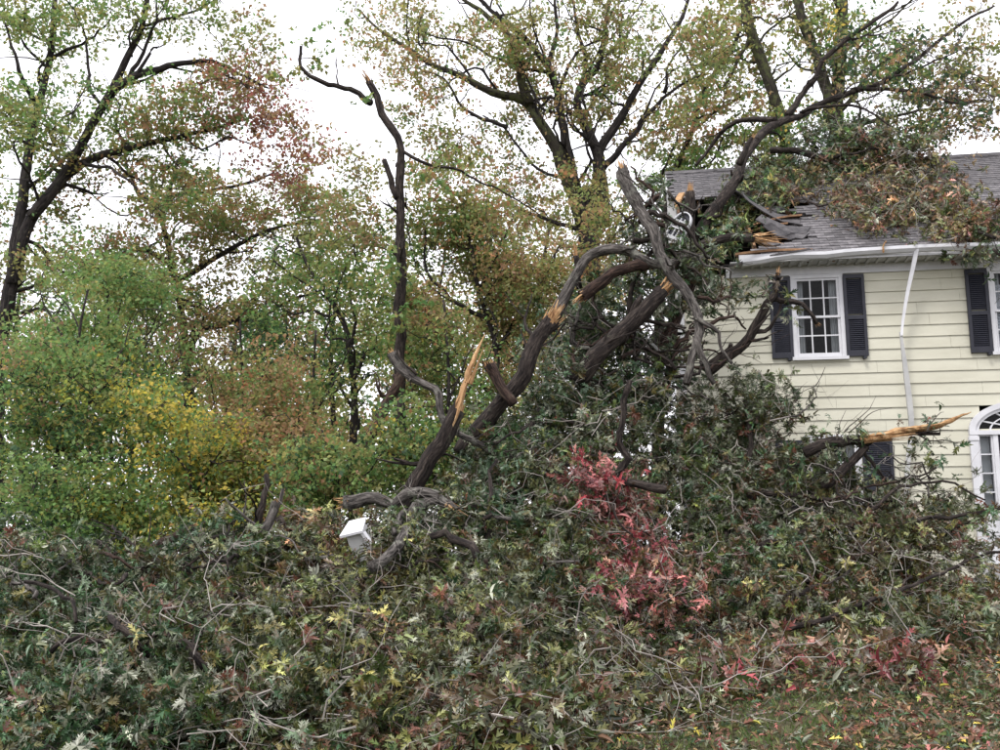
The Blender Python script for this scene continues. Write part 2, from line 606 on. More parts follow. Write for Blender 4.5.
def build_house():
    M['siding'] = noise_mat('cream_siding', (.45, .435, .345), (.56, .545, .445), 2.2, .55, .05, 30, (.35, 1, 1), spec=.35, c3=(.52, .505, .41))
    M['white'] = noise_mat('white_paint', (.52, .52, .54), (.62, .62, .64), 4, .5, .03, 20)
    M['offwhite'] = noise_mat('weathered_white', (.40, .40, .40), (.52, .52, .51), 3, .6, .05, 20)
    M['shutter'] = noise_mat('shutter_paint', (.013, .014, .022), (.024, .025, .036), 6, .5, .05, 30, spec=.35)
    M['door'] = noise_mat('door_paint', (.008, .006, .02), (.014, .011, .03), 4, .35, 0)
    M['room'] = noise_mat('room_dark', (.02, .02, .022), (.035, .033, .03), 2, .9, 0)
    M['blind'] = noise_mat('blind_white', (.5, .52, .56), (.6, .61, .64), 4, .6, 0)
    M['shingle'] = noise_mat('shingle_grey', (.045, .043, .046), (.125, .118, .12), 5, .9, .5, 60, c3=(.08, .075, .078), coord='Object')
    M['metal'] = noise_mat('aluminium_grey', (.25, .25, .26), (.42, .42, .42), 7, .5, .1, 30, spec=.5)
    m, n, b = new_mat('window_glass')
    gl = n.nodes.new('ShaderNodeBsdfGlossy')
    gl.inputs['Roughness'].default_value = .03
    tr = n.nodes.new('ShaderNodeBsdfTransparent')
    tr.inputs[0].default_value = (.75, .78, .8, 1)
    fr = n.nodes.new('ShaderNodeFresnel')
    fr.inputs[0].default_value = 1.27
    ms = n.nodes.new('ShaderNodeMixShader')
    n.links.new(fr.outputs[0], ms.inputs[0])
    n.links.new(tr.outputs[0], ms.inputs[1])
    n.links.new(gl.outputs[0], ms.inputs[2])
    n.links.new(ms.outputs[0], n.nodes['Material Output'].inputs[0])
    M['glass'] = m

    H = bpy.data.objects.new('house', None)
    COL.objects.link(H)
    H.location = HC
    H.rotation_euler = (0, 0, -HA)
    H['_local'] = 1
    tag(H, 'two storey cream clapboard house with black shutters and a smashed grey roof', 'house')

    # ---- openings (u0,u1,z0,z1)
    wins = [(1.90, 2.64, 4.90, 6.27), (5.13, 5.87, 4.90, 6.27), (2.00, 2.78, 1.95, 3.46)]
    AC, AA, AB, ASP = 5.50, .94, .51, 3.56
    ops = [(w[0] - .03, w[1] + .03, w[2] - .03, w[3] + .03) for w in wins] + [(AC - AA + .07, AC + AA - .07, GZ, ASP)]

    wall = MB()
    wall.box(.0, WL, .09, .2, GZ - .4, 6.55)
    # the wall core behind the boards, cut as boards are: left/right strips per course
    W = bpy.data.objects.new('front_wall', bpy.data.meshes.new('front_wall'))
    core = MB()
    EXP = .2005
    z = 1.18
    courses = []
    while z < 6.32:
        courses.append((z, min(z + EXP, 6.335)))
        z += EXP
    segs = []
    for zb, zt in courses:
        cut = []
        for (a, b_, c, d_) in ops:
            if zb < d_ and zt > c:
                cut.append((a, b_))
                if c < zt < d_ and zb < c - .004:
                    segs.append((a, b_, zb, c))
                if c < zb < d_ - .004 and zt > d_ :
                    segs.append((a, b_, d_, zt))
        if zb > ASP - .05 and zb < ASP + AB - .06:
            hgt = max(0.0, zb + .02 - ASP)
            hwid = (AA - .07) * math.sqrt(max(0, 1 - (hgt / (AB - .05)) ** 2))
            cut.append((AC - hwid, AC + hwid))
        cut.sort()
        u = 0.0
        for a, b_ in cut:
            if a > u + .02:
                segs.append((u, a, zb, zt))
            u = max(u, b_)
        if u < WL:
            segs.append((u, WL, zb, zt))
    cutsegs = []
    for (a, b_, zb, zt) in segs:
        while b_ - a > 2.4:
            c = a + random.uniform(1.1, 2.2)
            cutsegs.append((a, c - .0015, zb, zt))
            a = c + .0015
        cutsegs.append((a, b_, zb, zt))
    segs = cutsegs
    for (a, b_, zb, zt) in segs:
        core.box(a, b_, .06, .16, zb, zt)
    wo = core.build('front_wall', M['room'], H)
    for (a, b_, zb, zt) in segs:
        mb = MB()
        dz = zt - zb
        y1 = -.024 + (.02 * dz / EXP)
        j = random.uniform(-.0015, .0015)
        mb.add([(a, -.024 + j, zb), (b_, -.024 + j, zb), (b_, y1, zt + .006), (a, y1, zt + .006), (a, .058, zb), (b_, .058, zb), (b_, .058, zt + .006), (a, .058, zt + .006)],
               [(0, 1, 2, 3), (0, 4, 5, 1), (3, 2, 6, 7), (0, 3, 7, 4), (1, 5, 6, 2)])
        mb.build('clapboard', M['siding'], wo)
    # foundation
    MB().box(0.02, WL, .0, .2, 0.2, 1.178).build('foundation', M['metal'], H)
    # corner board
    MB().box(-.11, .0, -.04, .16, 1.0, 6.33).build('corner_board', M['white'], H)
    # frieze, soffit, fascia
    MB().box(.75, WL, -.05, .0, 6.335, 6.50).build('frieze_board', M['white'], H)
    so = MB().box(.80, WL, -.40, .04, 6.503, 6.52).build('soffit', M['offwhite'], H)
    rb = MB()
    for i in range(int((WL - .9) / .16)):
        u = .85 + i * .16
        rb.box(u, u + .05, -.385, -.055, 6.478, 6.5025)
    rb.build('soffit_ribs', M['offwhite'], so)
    MB().box(.95, WL, -.43, -.405, 6.49, 6.63).build('fascia', M['white'], H)
    gm = MB()
    prof = [(-.435, 6.53), (-.50, 6.53), (-.545, 6.58), (-.545, 6.635), (-.535, 6.635), (-.53, 6.585), (-.495, 6.545), (-.445, 6.545)]
    us = np.linspace(1.0, WL, 30)
    V, F = [], []
    for i, u in enumerate(us):
        sag = -.12 * math.exp(-((u - 1.0) / .55) ** 2) - .03 * math.exp(-((u - 2.3) / .3) ** 2) + .008 * math.sin(u * 2.1)
        V += [(u, y - .01 * math.sin(u * 1.7), zz + sag) for y, zz in prof]
    k = len(prof)
    for i in range(len(us) - 1):
        for j in range(k):
            F.append((i * k + j, (i + 1) * k + j, (i + 1) * k + (j + 1) % k, i * k + (j + 1) % k))
    gm.add(V, F).build('gutter', M['white'], H)

    # ---- windows
    def window(u0, u1, z0, z1, cols=3, rows=4, blind=False, sill=True):
        fr = MB()
        t = .065
        fr.box(u0 - t, u0, -.045, .05, z0 - .02, z1)
        fr.box(u1, u1 + t, -.045, .05, z0 - .02, z1)
        fr.box(u0 - t - .01, u1 + t + .01, -.05, .05, z1, z1 + .075)
        f = fr.build('window', M['white'], H)
        s = MB().box(u0 - t - .03, u1 + t + .03, -.085, .05, z0 - .075, z0 - .02)
        s.build('sill', M['white'], f)
        zm = (z0 + z1) / 2
        for half, (za, zb) in enumerate(((z0 - .02, zm + .02), (zm - .02, z1))):
            yy = .012 if half == 0 else -.012
            sa = MB()
            sa.box(u0, u0 + .042, yy - .018, yy + .018, za, zb)
            sa.box(u1 - .042, u1, yy - .018, yy + .018, za, zb)
            sa.box(u0 + .042, u1 - .042, yy - .017, yy + .017, za, za + (.075 if half == 0 else .04))
            sa.box(u0 + .042, u1 - .042, yy - .017, yy + .017, zb - .04, zb)
            sa.build('sash', M['white'], f)
            a0, a1 = u0 + .042, u1 - .042
            b0, b1 = za + (.075 if half == 0 else .04), zb - .04
            mu = MB()
            for c in range(1, cols):
                x = a0 + (a1 - a0) * c / cols
                mu.box(x - .011, x + .011, yy - .014, yy + .012, b0, b1)
            for r in range(1, rows // 2):
                x = b0 + (b1 - b0) * r / (rows // 2)
                mu.box(a0, a1, yy - .013, yy + .011, x - .011, x + .011)
            mu.build('muntins', M['white'], f)
            for c in range(cols):
                for r in range(rows // 2):
                    xa, xb = a0 + (a1 - a0) * c / cols, a0 + (a1 - a0) * (c + 1) / cols
                    ya, yb = b0 + (b1 - b0) * r / (rows // 2), b0 + (b1 - b0) * (r + 1) / (rows // 2)
                    q = random.uniform(-.002, .002)
                    MB().quad((xa, yy + q, ya), (xb, yy - q, ya), (xb, yy - q * .5, yb), (xa, yy + q * .7, yb)).build('pane', M['glass'], f)
        else:
            cu = MB()  # curtain slivers at the sides, also standing in for lacy reflections on the glass
            for a_, b2 in ((u0 + .01, u0 + .16), (u1 - .15, u1 - .01)):
                xs_ = np.linspace(a_, b2, 9)
                V = []
                for i, x in enumerate(xs_):
                    V += [(x, .11 + .02 * math.sin(i * 1.7), z0), (x, .11 + .02 * math.sin(i * 1.7 + .3), z1)]
                cu.add(V, [(2 * i, 2 * i + 2, 2 * i + 3, 2 * i + 1) for i in range(8)])
            cu.build('curtain', M['offwhite'], f)
        if blind:
            bl = MB()
            zz = z0 + .02
            while zz < z1 - .25:
                bl.box(u0 + .03, u1 - .03, .10, .125, zz, zz + .042)
                zz += .05
            bl.build('blind', M['blind'], f)
        return f

    for i, w in enumerate(wins):
        window(*w, blind=(i == 1))

    def shutter(u0, u1, z0, z1):
        s = MB()
        y0, y1 = -.075, -.028
        t = .05
        s.box(u0, u0 + t, y0, y1, z0, z1)
        s.box(u1 - t, u1, y0, y1, z0, z1)
        zm = z0 + (z1 - z0) * .47
        for a, b_ in ((z0, z0 + .09), (zm - .035, zm + .035), (z1 - .07, z1)):
            s.box(u0 + t, u1 - t, y0 + .002, y1 - .002, a, b_)
        o = s.build('shutter', M['shutter'], H)
        lv = MB()
        zz = z0 + .1
        while zz < z1 - .09:
            if abs(zz - zm) > .045:
                lv.add([(u0 + t, y0 + .008, zz), (u1 - t, y0 + .008, zz), (u1 - t, y1 - .006, zz + .035), (u0 + t, y1 - .006, zz + .035),
                        (u0 + t, y0 + .008, zz - .008), (u1 - t, y0 + .008, zz - .008), (u1 - t, y1 - .006, zz + .027), (u0 + t, y1 - .006, zz + .027)],
                       [(0, 1, 2, 3), (4, 7, 6, 5), (0, 4, 5, 1), (2, 6, 7, 3)])
            zz += .034
        lv.build('louvres', M['shutter'], o)
        hk = MB()
        hk.box((u0 + u1) / 2 + .08, (u0 + u1) / 2 + .13, -.12, -.03, z0 - .05, z0 - .012)
        hk.build('holdback', M['shutter'], o)
    for u0, u1, z0, z1 in ((1.47, 1.83, 4.87, 6.31), (2.71, 3.06, 4.87, 6.31), (4.70, 5.05, 4.87, 6.31), (5.94, 6.29, 4.87, 6.31), (2.86, 3.34, 1.9, 3.45), (1.45, 1.93, 1.9, 3.45)):
        shutter(u0, u1, z0, z1)

    # ---- entrance with fanlight
    def ell(a, b_, n=25):
        return [(AC + a * math.cos(t), ASP + b_ * math.sin(t)) for t in np.linspace(0, math.pi, n)]

    def ringmb(a0, b0, a1, b1, y0, y1):
        o_, i_ = ell(a0, b0), ell(a1, b1)
        n = len(o_)
        V = [(u, y0, z) for u, z in o_] + [(u, y0, z) for u, z in i_] + [(u, y1, z) for u, z in o_] + [(u, y1, z) for u, z in i_]
        F = []
        for i in range(n - 1):
            F += [(i, n + i, n + i + 1, i + 1), (i, i + 1, 2 * n + i + 1, 2 * n + i), (n + i, 3 * n + i, 3 * n + i + 1, n + i + 1)]
        return MB().add(V, F)
    E = ringmb(AA, AB, AA - .10, AB - .09, -.085, .05).build('entrance', M['white'], H)
    ringmb(AA - .10, AB - .09, AA - .16, AB - .14, -.055, .05).build('arch_moulding', M['white'], E)
    p = MB()
    p.box(AC - AA, AC + AA, -.09, .05, ASP - .07, ASP)
    p.build('lintel', M['white'], E)
    for s in (-1, 1):
        p = MB()
        a, b_ = sorted((AC + s * AA, AC + s * (AA - .13)))
        p.box(a, b_, -.08, .05, 1.0, ASP - .07)
        p.box(a - .015, b_ + .015, -.095, .05, ASP - .16, ASP - .10)
        p.build('pilaster', M['white'], E)
        a, b_ = sorted((AC + s * (AA - .13), AC + s * (AA - .365)))
        sl = MB()
        sl.box(a, a + .03, -.05, .03, 1.4, ASP - .07)
        sl.box(b_ - .03, b_, -.05, .03, 1.4, ASP - .07)
        sl.box(a + .03, b_ - .03, -.045, .03, 1.4, 2.25)
        sidelight = sl.build('sidelight', M['white'], E)
        zz = np.linspace(2.25, ASP - .07, 5)
        for i in range(4):
            MB().box(a + .03, b_ - .03, -.04, .02, zz[i + 1] - .02, zz[i + 1]).build('glazing_bar', M['white'], sidelight)
            MB().quad((a + .03, -.005, zz[i]), (b_ - .03, -.005, zz[i]), (b_ - .03, -.005, zz[i + 1]), (a + .03, -.005, zz[i + 1])).build('pane', M['glass'], sidelight)
        MB().box(a + .02, b_ - .02, .09, .10, 2.2, ASP).build('curtain', M['offwhite'], sidelight)
        a, b_ = sorted((AC + s * (AA - .365), AC + s * (AA - .44)))
        MB().box(a, b_, -.07, .05, 1.4, ASP - .07).build('door_jamb', M['white'], E)
    dr = MB().box(AC - .50, AC + .50, .02, .07, 1.4, ASP - .07).build('door', M['door'], E)
    for zz in (1.6, 2.55):
        for uu in (-.36, .06):
            MB().box(AC + uu, AC + uu + .30, .005, .019, zz, zz + .75).build('door_panel', M['door'], dr)
    MB().box(AC - .46, AC - .42, -.04, .019, 2.35, 2.42).build('door_handle', M['metal'], dr)
    MB().box(AC - .8, AC + .8, -.35, .05, 1.15, 1.38).build('door_step', M['metal'], E)
    # fanlight panes and bars
    ai, bi = AA - .16, AB - .14
    fans = np.linspace(0, math.pi, 8)
    fl = MB()
    for t in fans[1:-1]:
        c, s_ = math.cos(t), math.sin(t)
        q0 = Vector((AC + ai * .34 * c, 0, ASP + bi * .34 * s_)); q1 = Vector((AC + ai * c, 0, ASP + bi * s_))
        d_ = (q1 - q0).normalized()
        nrm = Vector((-d_.z, 0, d_.x)) * .011
        V = [q0 + nrm, q0 - nrm, q1 - nrm, q1 + nrm]
        fl.add([v + Vector((0, -.03, 0)) for v in V] + [v + Vector((0, .0, 0)) for v in V], [(0, 1, 2, 3), (0, 4, 5, 1), (2, 6, 7, 3), (0, 3, 7, 4), (1, 5, 6, 2)])
    fo = fl.build('fanlight', M['white'], E)
    ringmb(ai * .36, bi * .36, ai * .30, bi * .28, -.028, .0).build('glazing_bar', M['white'], fo)
    ringmb(ai * .78, bi * .78, ai * .745, bi * .74, -.027, .0).build('glazing_bar', M['white'], fo)
    for i in range(7):
        t0, t1 = fans[i], fans[i + 1]
        V = [(AC, .003, ASP)] + [(AC + ai * math.cos(t), .003, ASP + bi * math.sin(t)) for t in np.linspace(t0, t1, 5)]
        MB().add(V, [tuple(range(6))]).build('pane', M['glass'], fo)

    # ---- dark rooms behind the glass, side and back walls
    rm = MB()
    rm.box(.02, WL - .02, 2.2, 2.3, 1.0, 6.3)
    rm.box(.02, WL - .02, .17, 2.2, 4.1, 4.2)
    rm.box(.02, WL - .02, .17, 2.2, 1.2, 1.3)
    rm.box(.02, WL - .02, .17, WD, 6.30, 6.40)
    rm.build('interior', M['room'], H)
    sw = MB()
    sw.box(-.02, .02, .16, WD, .5, 6.5)
    sw.build('side_wall', M['siding'], H)
    MB().box(WL - .02, WL + .02, .16, WD, .5, 6.5).build('side_wall', M['siding'], H)
    MB().box(0.02, WL - .02, WD - .1, WD, .5, 6.4).build('back_wall', M['siding'], H)
    for u in (.0, WL):
        mb = MB()
        yb = 2.9 if u == 0 else 0
        zb = 6.4 if u else 8.3
        V = [(u, 2.4 if u == 0 else 0, 8.35 if u == 0 else 6.5), (u, WD, 6.5), (u, RIDGE_Y, RIDGE_Z - .2)]
        if u == 0:
            V = [(u, 2.6, 6.5), (u, WD, 6.5), (u, RIDGE_Y, RIDGE_Z - .2), (u, 2.9, RIDGE_Z - 1.1)]
        V = V + [(a + .05, b_, c) for a, b_, c in V]
        k = len(V) // 2
        mb.add(V, [tuple(range(k)), tuple(range(k, 2 * k))[::-1]] + [(i, (i + 1) % k, k + (i + 1) % k, k + i) for i in range(k)])
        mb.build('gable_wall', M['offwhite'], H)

    # ---- roof: shingle courses laid over a deck, torn open at the left end
    sl_v = np.array([0, RIDGE_Y - EAVE_Y, RIDGE_Z - EAVE_Z])
    SLEN = np.linalg.norm(sl_v)
    sv = sl_v / SLEN
    nv = np.array([0, -sv[2], sv[1]])

    def roof_pt(u, s, h=0.0):
        return np.array([u, EAVE_Y, EAVE_Z]) + sv * s + nv * h + np.array([0, 0, 0])
    nW = HY * nv[1] + np.array([0, 0, nv[2]])
    p0 = hw(0, EAVE_Y, EAVE_Z)
    hole = []
    for (x, y) in [(640, 196), (700, 199), (748, 193), (772, 198), (822, 204), (788, 210), (815, 215), (784, 221), (800, 227), (782, 232), (818, 238), (776, 243), (758, 251), (768, 257), (742, 264), (736, 300), (600, 300)]:
        q = to_local(px_to_plane(x, y, p0, nW))
        hole.append((q[0], (q - np.array([0, EAVE_Y, EAVE_Z])) @ sv))

    def in_hole(u, s):
        c = False
        for i in range(len(hole)):
            (x0, y0), (x1, y1) = hole[i - 1], hole[i]
            if (y0 > s) != (y1 > s) and u < (x1 - x0) * (s - y0) / (y1 - y0) + x0:
                c = not c
        return c
    R = MB()
    # rear slope
    V = [(-.18, RIDGE_Y, RIDGE_Z - .03), (WL + .2, RIDGE_Y, RIDGE_Z - .03), (WL + .2, 2 * RIDGE_Y - EAVE_Y, EAVE_Z), (-.18, 2 * RIDGE_Y - EAVE_Y, EAVE_Z)]
    R.add(V + [(a, b_, c - .06) for a, b_, c in V], [(0, 1, 2, 3), (4, 7, 6, 5), (0, 4, 5, 1), (1, 5, 6, 2), (2, 6, 7, 3), (3, 7, 4, 0)])
    # deck cells of the front slope
    du, ds = .3, .14
    nu, ns = int((WL + .4) / du), int(SLEN / ds)
    for i in range(nu):
        for j in range(ns + 1):
            u, s = -.18 + i * du, j * ds
            if in_hole(u + du / 2, s + ds / 2):
                continue
            s1 = min(s + ds, SLEN)
            a = [roof_pt(u, s, -.01), roof_pt(u + du, s, -.01), roof_pt(u + du, s1, -.01), roof_pt(u, s1, -.01)]
            b_ = [roof_pt(u, s, -.05), roof_pt(u + du, s, -.05), roof_pt(u + du, s1, -.05), roof_pt(u, s1, -.05)]
            R.add(a + b_, [(0, 1, 2, 3), (4, 7, 6, 5), (0, 4, 5, 1), (1, 5, 6, 2), (2, 6, 7, 3), (3, 7, 4, 0)])
    ro = R.build('roof', M['shingle'], H)
    # one shingle, shared
    sm = MB()
    w_, h_, t_ = du - .008, ds + .03, .016
    a = [np.array([0, 0, 0]), np.array([w_, 0, 0])]
    q = lambda u, s, h: tuple(np.array([u, 0, 0]) + sv * s + nv * h)
    sm.add([q(0, 0, .012), q(w_, 0, .012), q(w_, h_, 0), q(0, h_, 0), q(0, 0, -.006), q(w_, 0, -.006), q(w_, h_, -.008), q(0, h_, -.008)],
           [(0, 1, 2, 3), (0, 4, 5, 1), (0, 3, 7, 4), (1, 5, 6, 2), (3, 2, 6, 7)])
    shm = [sm.mesh('shingle') for _ in range(4)]
    for k, me in enumerate(shm):
        g = (.75, .95, 1.1, 1.3)[k]
        me.materials.append(noise_mat('shingle_tone', (.06 * g, .057 * g, .062 * g), (.17 * g, .16 * g, .163 * g), 9, .92, .4, 60))
    cells = []
    for j in range(ns + 1):
        off = (j % 2) * du / 2
        for i in range(nu + 1):
            u, s = -.18 + i * du - off, j * ds
            if in_hole(u + du / 2, s + ds / 2) or s > SLEN - .05 or u < -.2:
                continue
            pos = roof_pt(u, s, .004 + random.uniform(-.001, .004)) 
            wp = hw(*pos)
            v = wp - CAM
            pxx, pyy = 500 + FOC * (v @ RT) / (v @ FW), 375 - FOC * (v @ UPV) / (v @ FW)
            vis = (655 < pxx < 1000) and ((pyy > 205 and pxx > 740) or (pxx < 760 and pyy < 205) or (pxx > 900))
            cells.append((0 if vis else 1, np.linalg.norm(v), pos))
    cells.sort(key=lambda c: (c[0], c[1]))
    rest = MB()
    base = sm
    for k, c in enumerate(cells):
        if k < 300:
            o = link('shingle', shm[random.randrange(4)], None, ro)
            o.location = c[2]
        else:
            rest.add([np.array(v) + c[2] for v in base.v], base.f)
    o = rest.build('shingles', shm[1].materials[0], ro)
    o['kind'] = 'stuff'
    # ridge cap and rake boards
    rc = MB()
    V = [(-.2, RIDGE_Y - .16, RIDGE_Z - .085), (-.2, RIDGE_Y, RIDGE_Z + .045), (-.2, RIDGE_Y + .16, RIDGE_Z - .085)]
    rc.add(V + [(WL + .2, b_, c) for a, b_, c in V], [(0, 3, 4, 1), (1, 4, 5, 2), (0, 1, 2), (3, 5, 4)])
    rc.build('ridge_cap', M['shingle'], ro)
    rk = MB()
    for s0, s1 in ((4.2, SLEN),):
        a = [roof_pt(-.2, s0, -.2), roof_pt(-.2, s1, -.2), roof_pt(-.2, s1, -.0), roof_pt(-.2, s0, .0)]
        b_ = [v + np.array([.035, 0, 0]) for v in a]
        rk.add(a + b_, [(0, 1, 2, 3), (4, 7, 6, 5), (0, 4, 5, 1), (1, 5, 6, 2), (2, 6, 7, 3), (3, 7, 4, 0)])
    rk.box(-.19, -.02, 2.75, 2.83, 7.9, 8.95)
    rk.build('rake_board', M['offwhite'], ro)
    # rafters in and round the hole
    for i, u in enumerate(np.arange(.0, 2.6, .42)):
        s0 = (0.05 if u > .9 else random.uniform(2.2, 3.2))
        s1 = SLEN - .1 if i % 3 else random.uniform(4.6, 5.2)
        a = [roof_pt(u, s0, -.2), roof_pt(u, s1, -.2), roof_pt(u, s1, -.055), roof_pt(u, s0, -.055)]
        b_ = [v + np.array([.04, 0, 0]) for v in a]
        MB().add(a + b_, [(0, 1, 2, 3), (4, 7, 6, 5), (0, 4, 5, 1), (1, 5, 6, 2), (2, 6, 7, 3), (3, 7, 4, 0)]).build('rafter', M['wood_old'], ro)
    # curled sheets of roofing torn up at the hole's edge, still fixed at one side
    for (u, s, wd, ln, ang, lift, tw) in ((1.75, 1.75, 1.0, .45, -.10, .5, .4), (1.85, 1.15, .9, .3, .35, .35, -.7), (1.45, 2.45, 1.1, .4, .1, .5, .3), (1.45, .50, .8, .25, -.3, .25, .6), (1.7, 2.1, .8, .22, -.4, .45, .8), (1.95, .8, .7, .22, .4, .32, -.7)):
        mb = MB()
        n_ = 7
        V = []
        for i in range(n_):
            t = i / (n_ - 1)
            h = lift * (1 - t) ** 2 + .02
            for k in (0, 1):
                V.append(roof_pt(u - .55 + wd * t + ang * k * .4, s + ln * (k - .5) + tw * (1 - t) * .3 + random.uniform(-.05, .05), h + random.uniform(0, .02)))
        V2 = [v - nv * .022 for v in V]
        F = []
        m_ = len(V)
        for i in range(n_ - 1):
            F += [(2 * i, 2 * i + 2, 2 * i + 3, 2 * i + 1), (m_ + 2 * i, m_ + 2 * i + 1, m_ + 2 * i + 3, m_ + 2 * i + 2), (2 * i, m_ + 2 * i, m_ + 2 * i + 2, 2 * i + 2), (2 * i + 1, 2 * i + 3, m_ + 2 * i + 3, m_ + 2 * i + 1)]
        F += [(0, 1, m_ + 1, m_)]
        mb.add(V + V2, F)
        mb.build('torn_roofing', M['shingle'], ro)
    return H


HOUSE = build_house()


def build_downspout():
    pts = [hw(3.84, -.50, 6.58), hw(3.80, -.42, 6.35), hw(3.70, -.30, 5.9), hw(3.60, -.25, 5.4), hw(3.56, -.28, 5.15)]
    root = thing('downspout', hw(3.5, -.2, 1.4), 'thin bent white downspout hanging loose against the cream siding', 'downspout')
    p, t = smooth_path(pts, .1)
    MB().tube(p, .058 - .026 * t, 4, flat=.7).build('upper_pipe', M['white'], root)
    pts = [hw(3.55, -.26, 5.22), hw(3.60, -.22, 4.5), hw(3.64, -.17, 3.8), hw(3.63, -.14, 3.42)]
    p, t = smooth_path(pts, .1)
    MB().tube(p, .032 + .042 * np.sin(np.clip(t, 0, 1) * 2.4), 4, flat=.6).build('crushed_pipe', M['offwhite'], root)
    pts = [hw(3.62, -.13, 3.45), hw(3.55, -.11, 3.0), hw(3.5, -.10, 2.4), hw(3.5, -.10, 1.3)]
    p, t = smooth_path(pts, .1)
    MB().tube(p, .06 + 0 * t, 4, flat=.7).build('lower_pipe', M['offwhite'], root)


build_downspout()


# ------------------------------------------------------------------ broken wood
def splinters(p, dr, r, length, n=14, spread=.15, rim=False):
    mb = MB()
    dr = np.asarray(dr, float) / np.linalg.norm(dr)
    a = np.cross(dr, [.3, .8, .5]); a /= np.linalg.norm(a)
    b = np.cross(dr, a)
    for i in range(n if rim else int(n * 2.4)):
        th, rr = random.random() * 6.283, r * (.97 if rim else math.sqrt(random.random()) * .86)
        o = p + (a * math.cos(th) + b * math.sin(th)) * rr - dr * r * .8
        L = length * random.uniform(.08, 1.0) ** 1.3 + r * .8
        t = dr + (a * random.gauss(0, spread) + b * random.gauss(0, spread)) * .55
        w1, w2 = (r * random.uniform(.2, .5), r * .07) if rim else (r * random.uniform(.05, .24), r * random.uniform(.03, .11))
        e1 = a * math.cos(th) + b * math.sin(th)
        e2 = np.cross(t, e1)
        tip = o + t * L
        mid = o + t * L * random.uniform(.4, .65)
        V = []
        for c, k in ((o, 1.0), (mid, .7)):
            V += [c + e1 * w2 * k + e2 * w1 * k, c - e1 * w2 * k + e2 * w1 * k, c - e1 * w2 * k - e2 * w1 * k, c + e1 * w2 * k - e2 * w1 * k]
        V.append(tip + e2 * w1 * .2); V.append(tip - e2 * w1 * .15)
        mb.add(V, [(0, 1, 5, 4), (1, 2, 6, 5), (2, 3, 7, 6), (3, 0, 4, 7), (4, 5, 8), (6, 7, 9), (5, 6, 9, 8), (7, 4, 8, 9), (3, 2, 1, 0)])
    return mb


def mesh_limb(root, spec, d, r0, r1, bark='bark', wig=.06, name='limb', sides=10, rough=.10):
    path, t = limb_path(spec, d, wig * .9, .12)
    kn = np.zeros_like(path)
    m_ = max(3, len(path) // 3)
    for ax in range(3):
        kn[:, ax] = np.interp(np.arange(len(path)), np.linspace(0, len(path) - 1, m_), rng.normal(0, .021, m_) * min(1.0, len(path) / 12))
    kn[0] = kn[-1] = 0
    path = path + kn
    rad = r0 + (r1 - r0) * t
    rad = rad * (1 + .05 * np.sin(np.arange(len(t)) * .9))
    mb = MB().tube(path, rad, sides, rough=rough)
    if r0 > .045 and len(path) > 8:
        for _ in range(max(2, int(len(path) / 6))):
            k = random.randrange(3, len(path) - 2)
            tg = unit((path[k + 1] - path[k - 1])[None])[0]
            e = unit((rng.normal(0, 1, (1, 3)) + tg * .9))[0]
            Ls = random.choice((.14, .3, .5, .8))
            pp, t2 = smooth_path([path[k], path[k] + e * Ls * .5 + rng.normal(0, .04, 3), path[k] + e * Ls + rng.normal(0, .09, 3)], .07, .04)
            rs = rad[k] * random.uniform(.22, .5)
            mb.tube(pp, rs * (1 - (.2 if Ls < .2 else .7) * t2) * (1 + .5 * np.exp(-t2 * 9)), 6, rough=.1)
            if Ls > .25:
                q = pp[len(pp) // 2]
                e2 = unit((e + rng.normal(0, .7, 3))[None])[0]
                p3, t3 = smooth_path([q, q + e2 * .2, q + e2 * .42 + rng.normal(0, .05, 3)], .07)
                mb.tube(p3, rs * .5 * (1 - .7 * t3), 4)
    mb.build(name, M[bark], root, smooth=True)
    return path, rad


def broken_limb(label, d, specs, splint=(), bark='bark', foliage=None, name='broken_limb', cat='limb'):
    """specs: (path, r0, r1); splint: (limb index, end 0/-1, length, n, spread)"""
    p = at(specs[0][0][0][0], specs[0][0][0][1], d + (specs[0][0][0][2] if len(specs[0][0][0]) > 2 else 0))
    root = thing(name, p, label, cat)
    sk = Skel()
    paths = []
    for s in specs:
        path, rad = mesh_limb(root, s[0], d, s[1], s[2], s[3] if len(s) > 3 else bark)
        paths.append((path, rad))
        sk.add(path, rad)
    for (i, e, L, n, sp) in splint:
        path, rad = paths[i]
        dr = path[-1] - path[-3] if e == -1 else path[0] - path[2]
        splinters(path[e], dr, rad[e] * 1.02, L * .45, max(5, n // 2), .25, rim=True).build('torn_bark', M[bark], root)['kind'] = 'stuff'
        dr = path[-1] - path[-3] if e == -1 else path[0] - path[2]
        splinters(path[e], dr, rad[e], L, n, sp).build('splintered_end', M['wood'], root)
    return root, sk


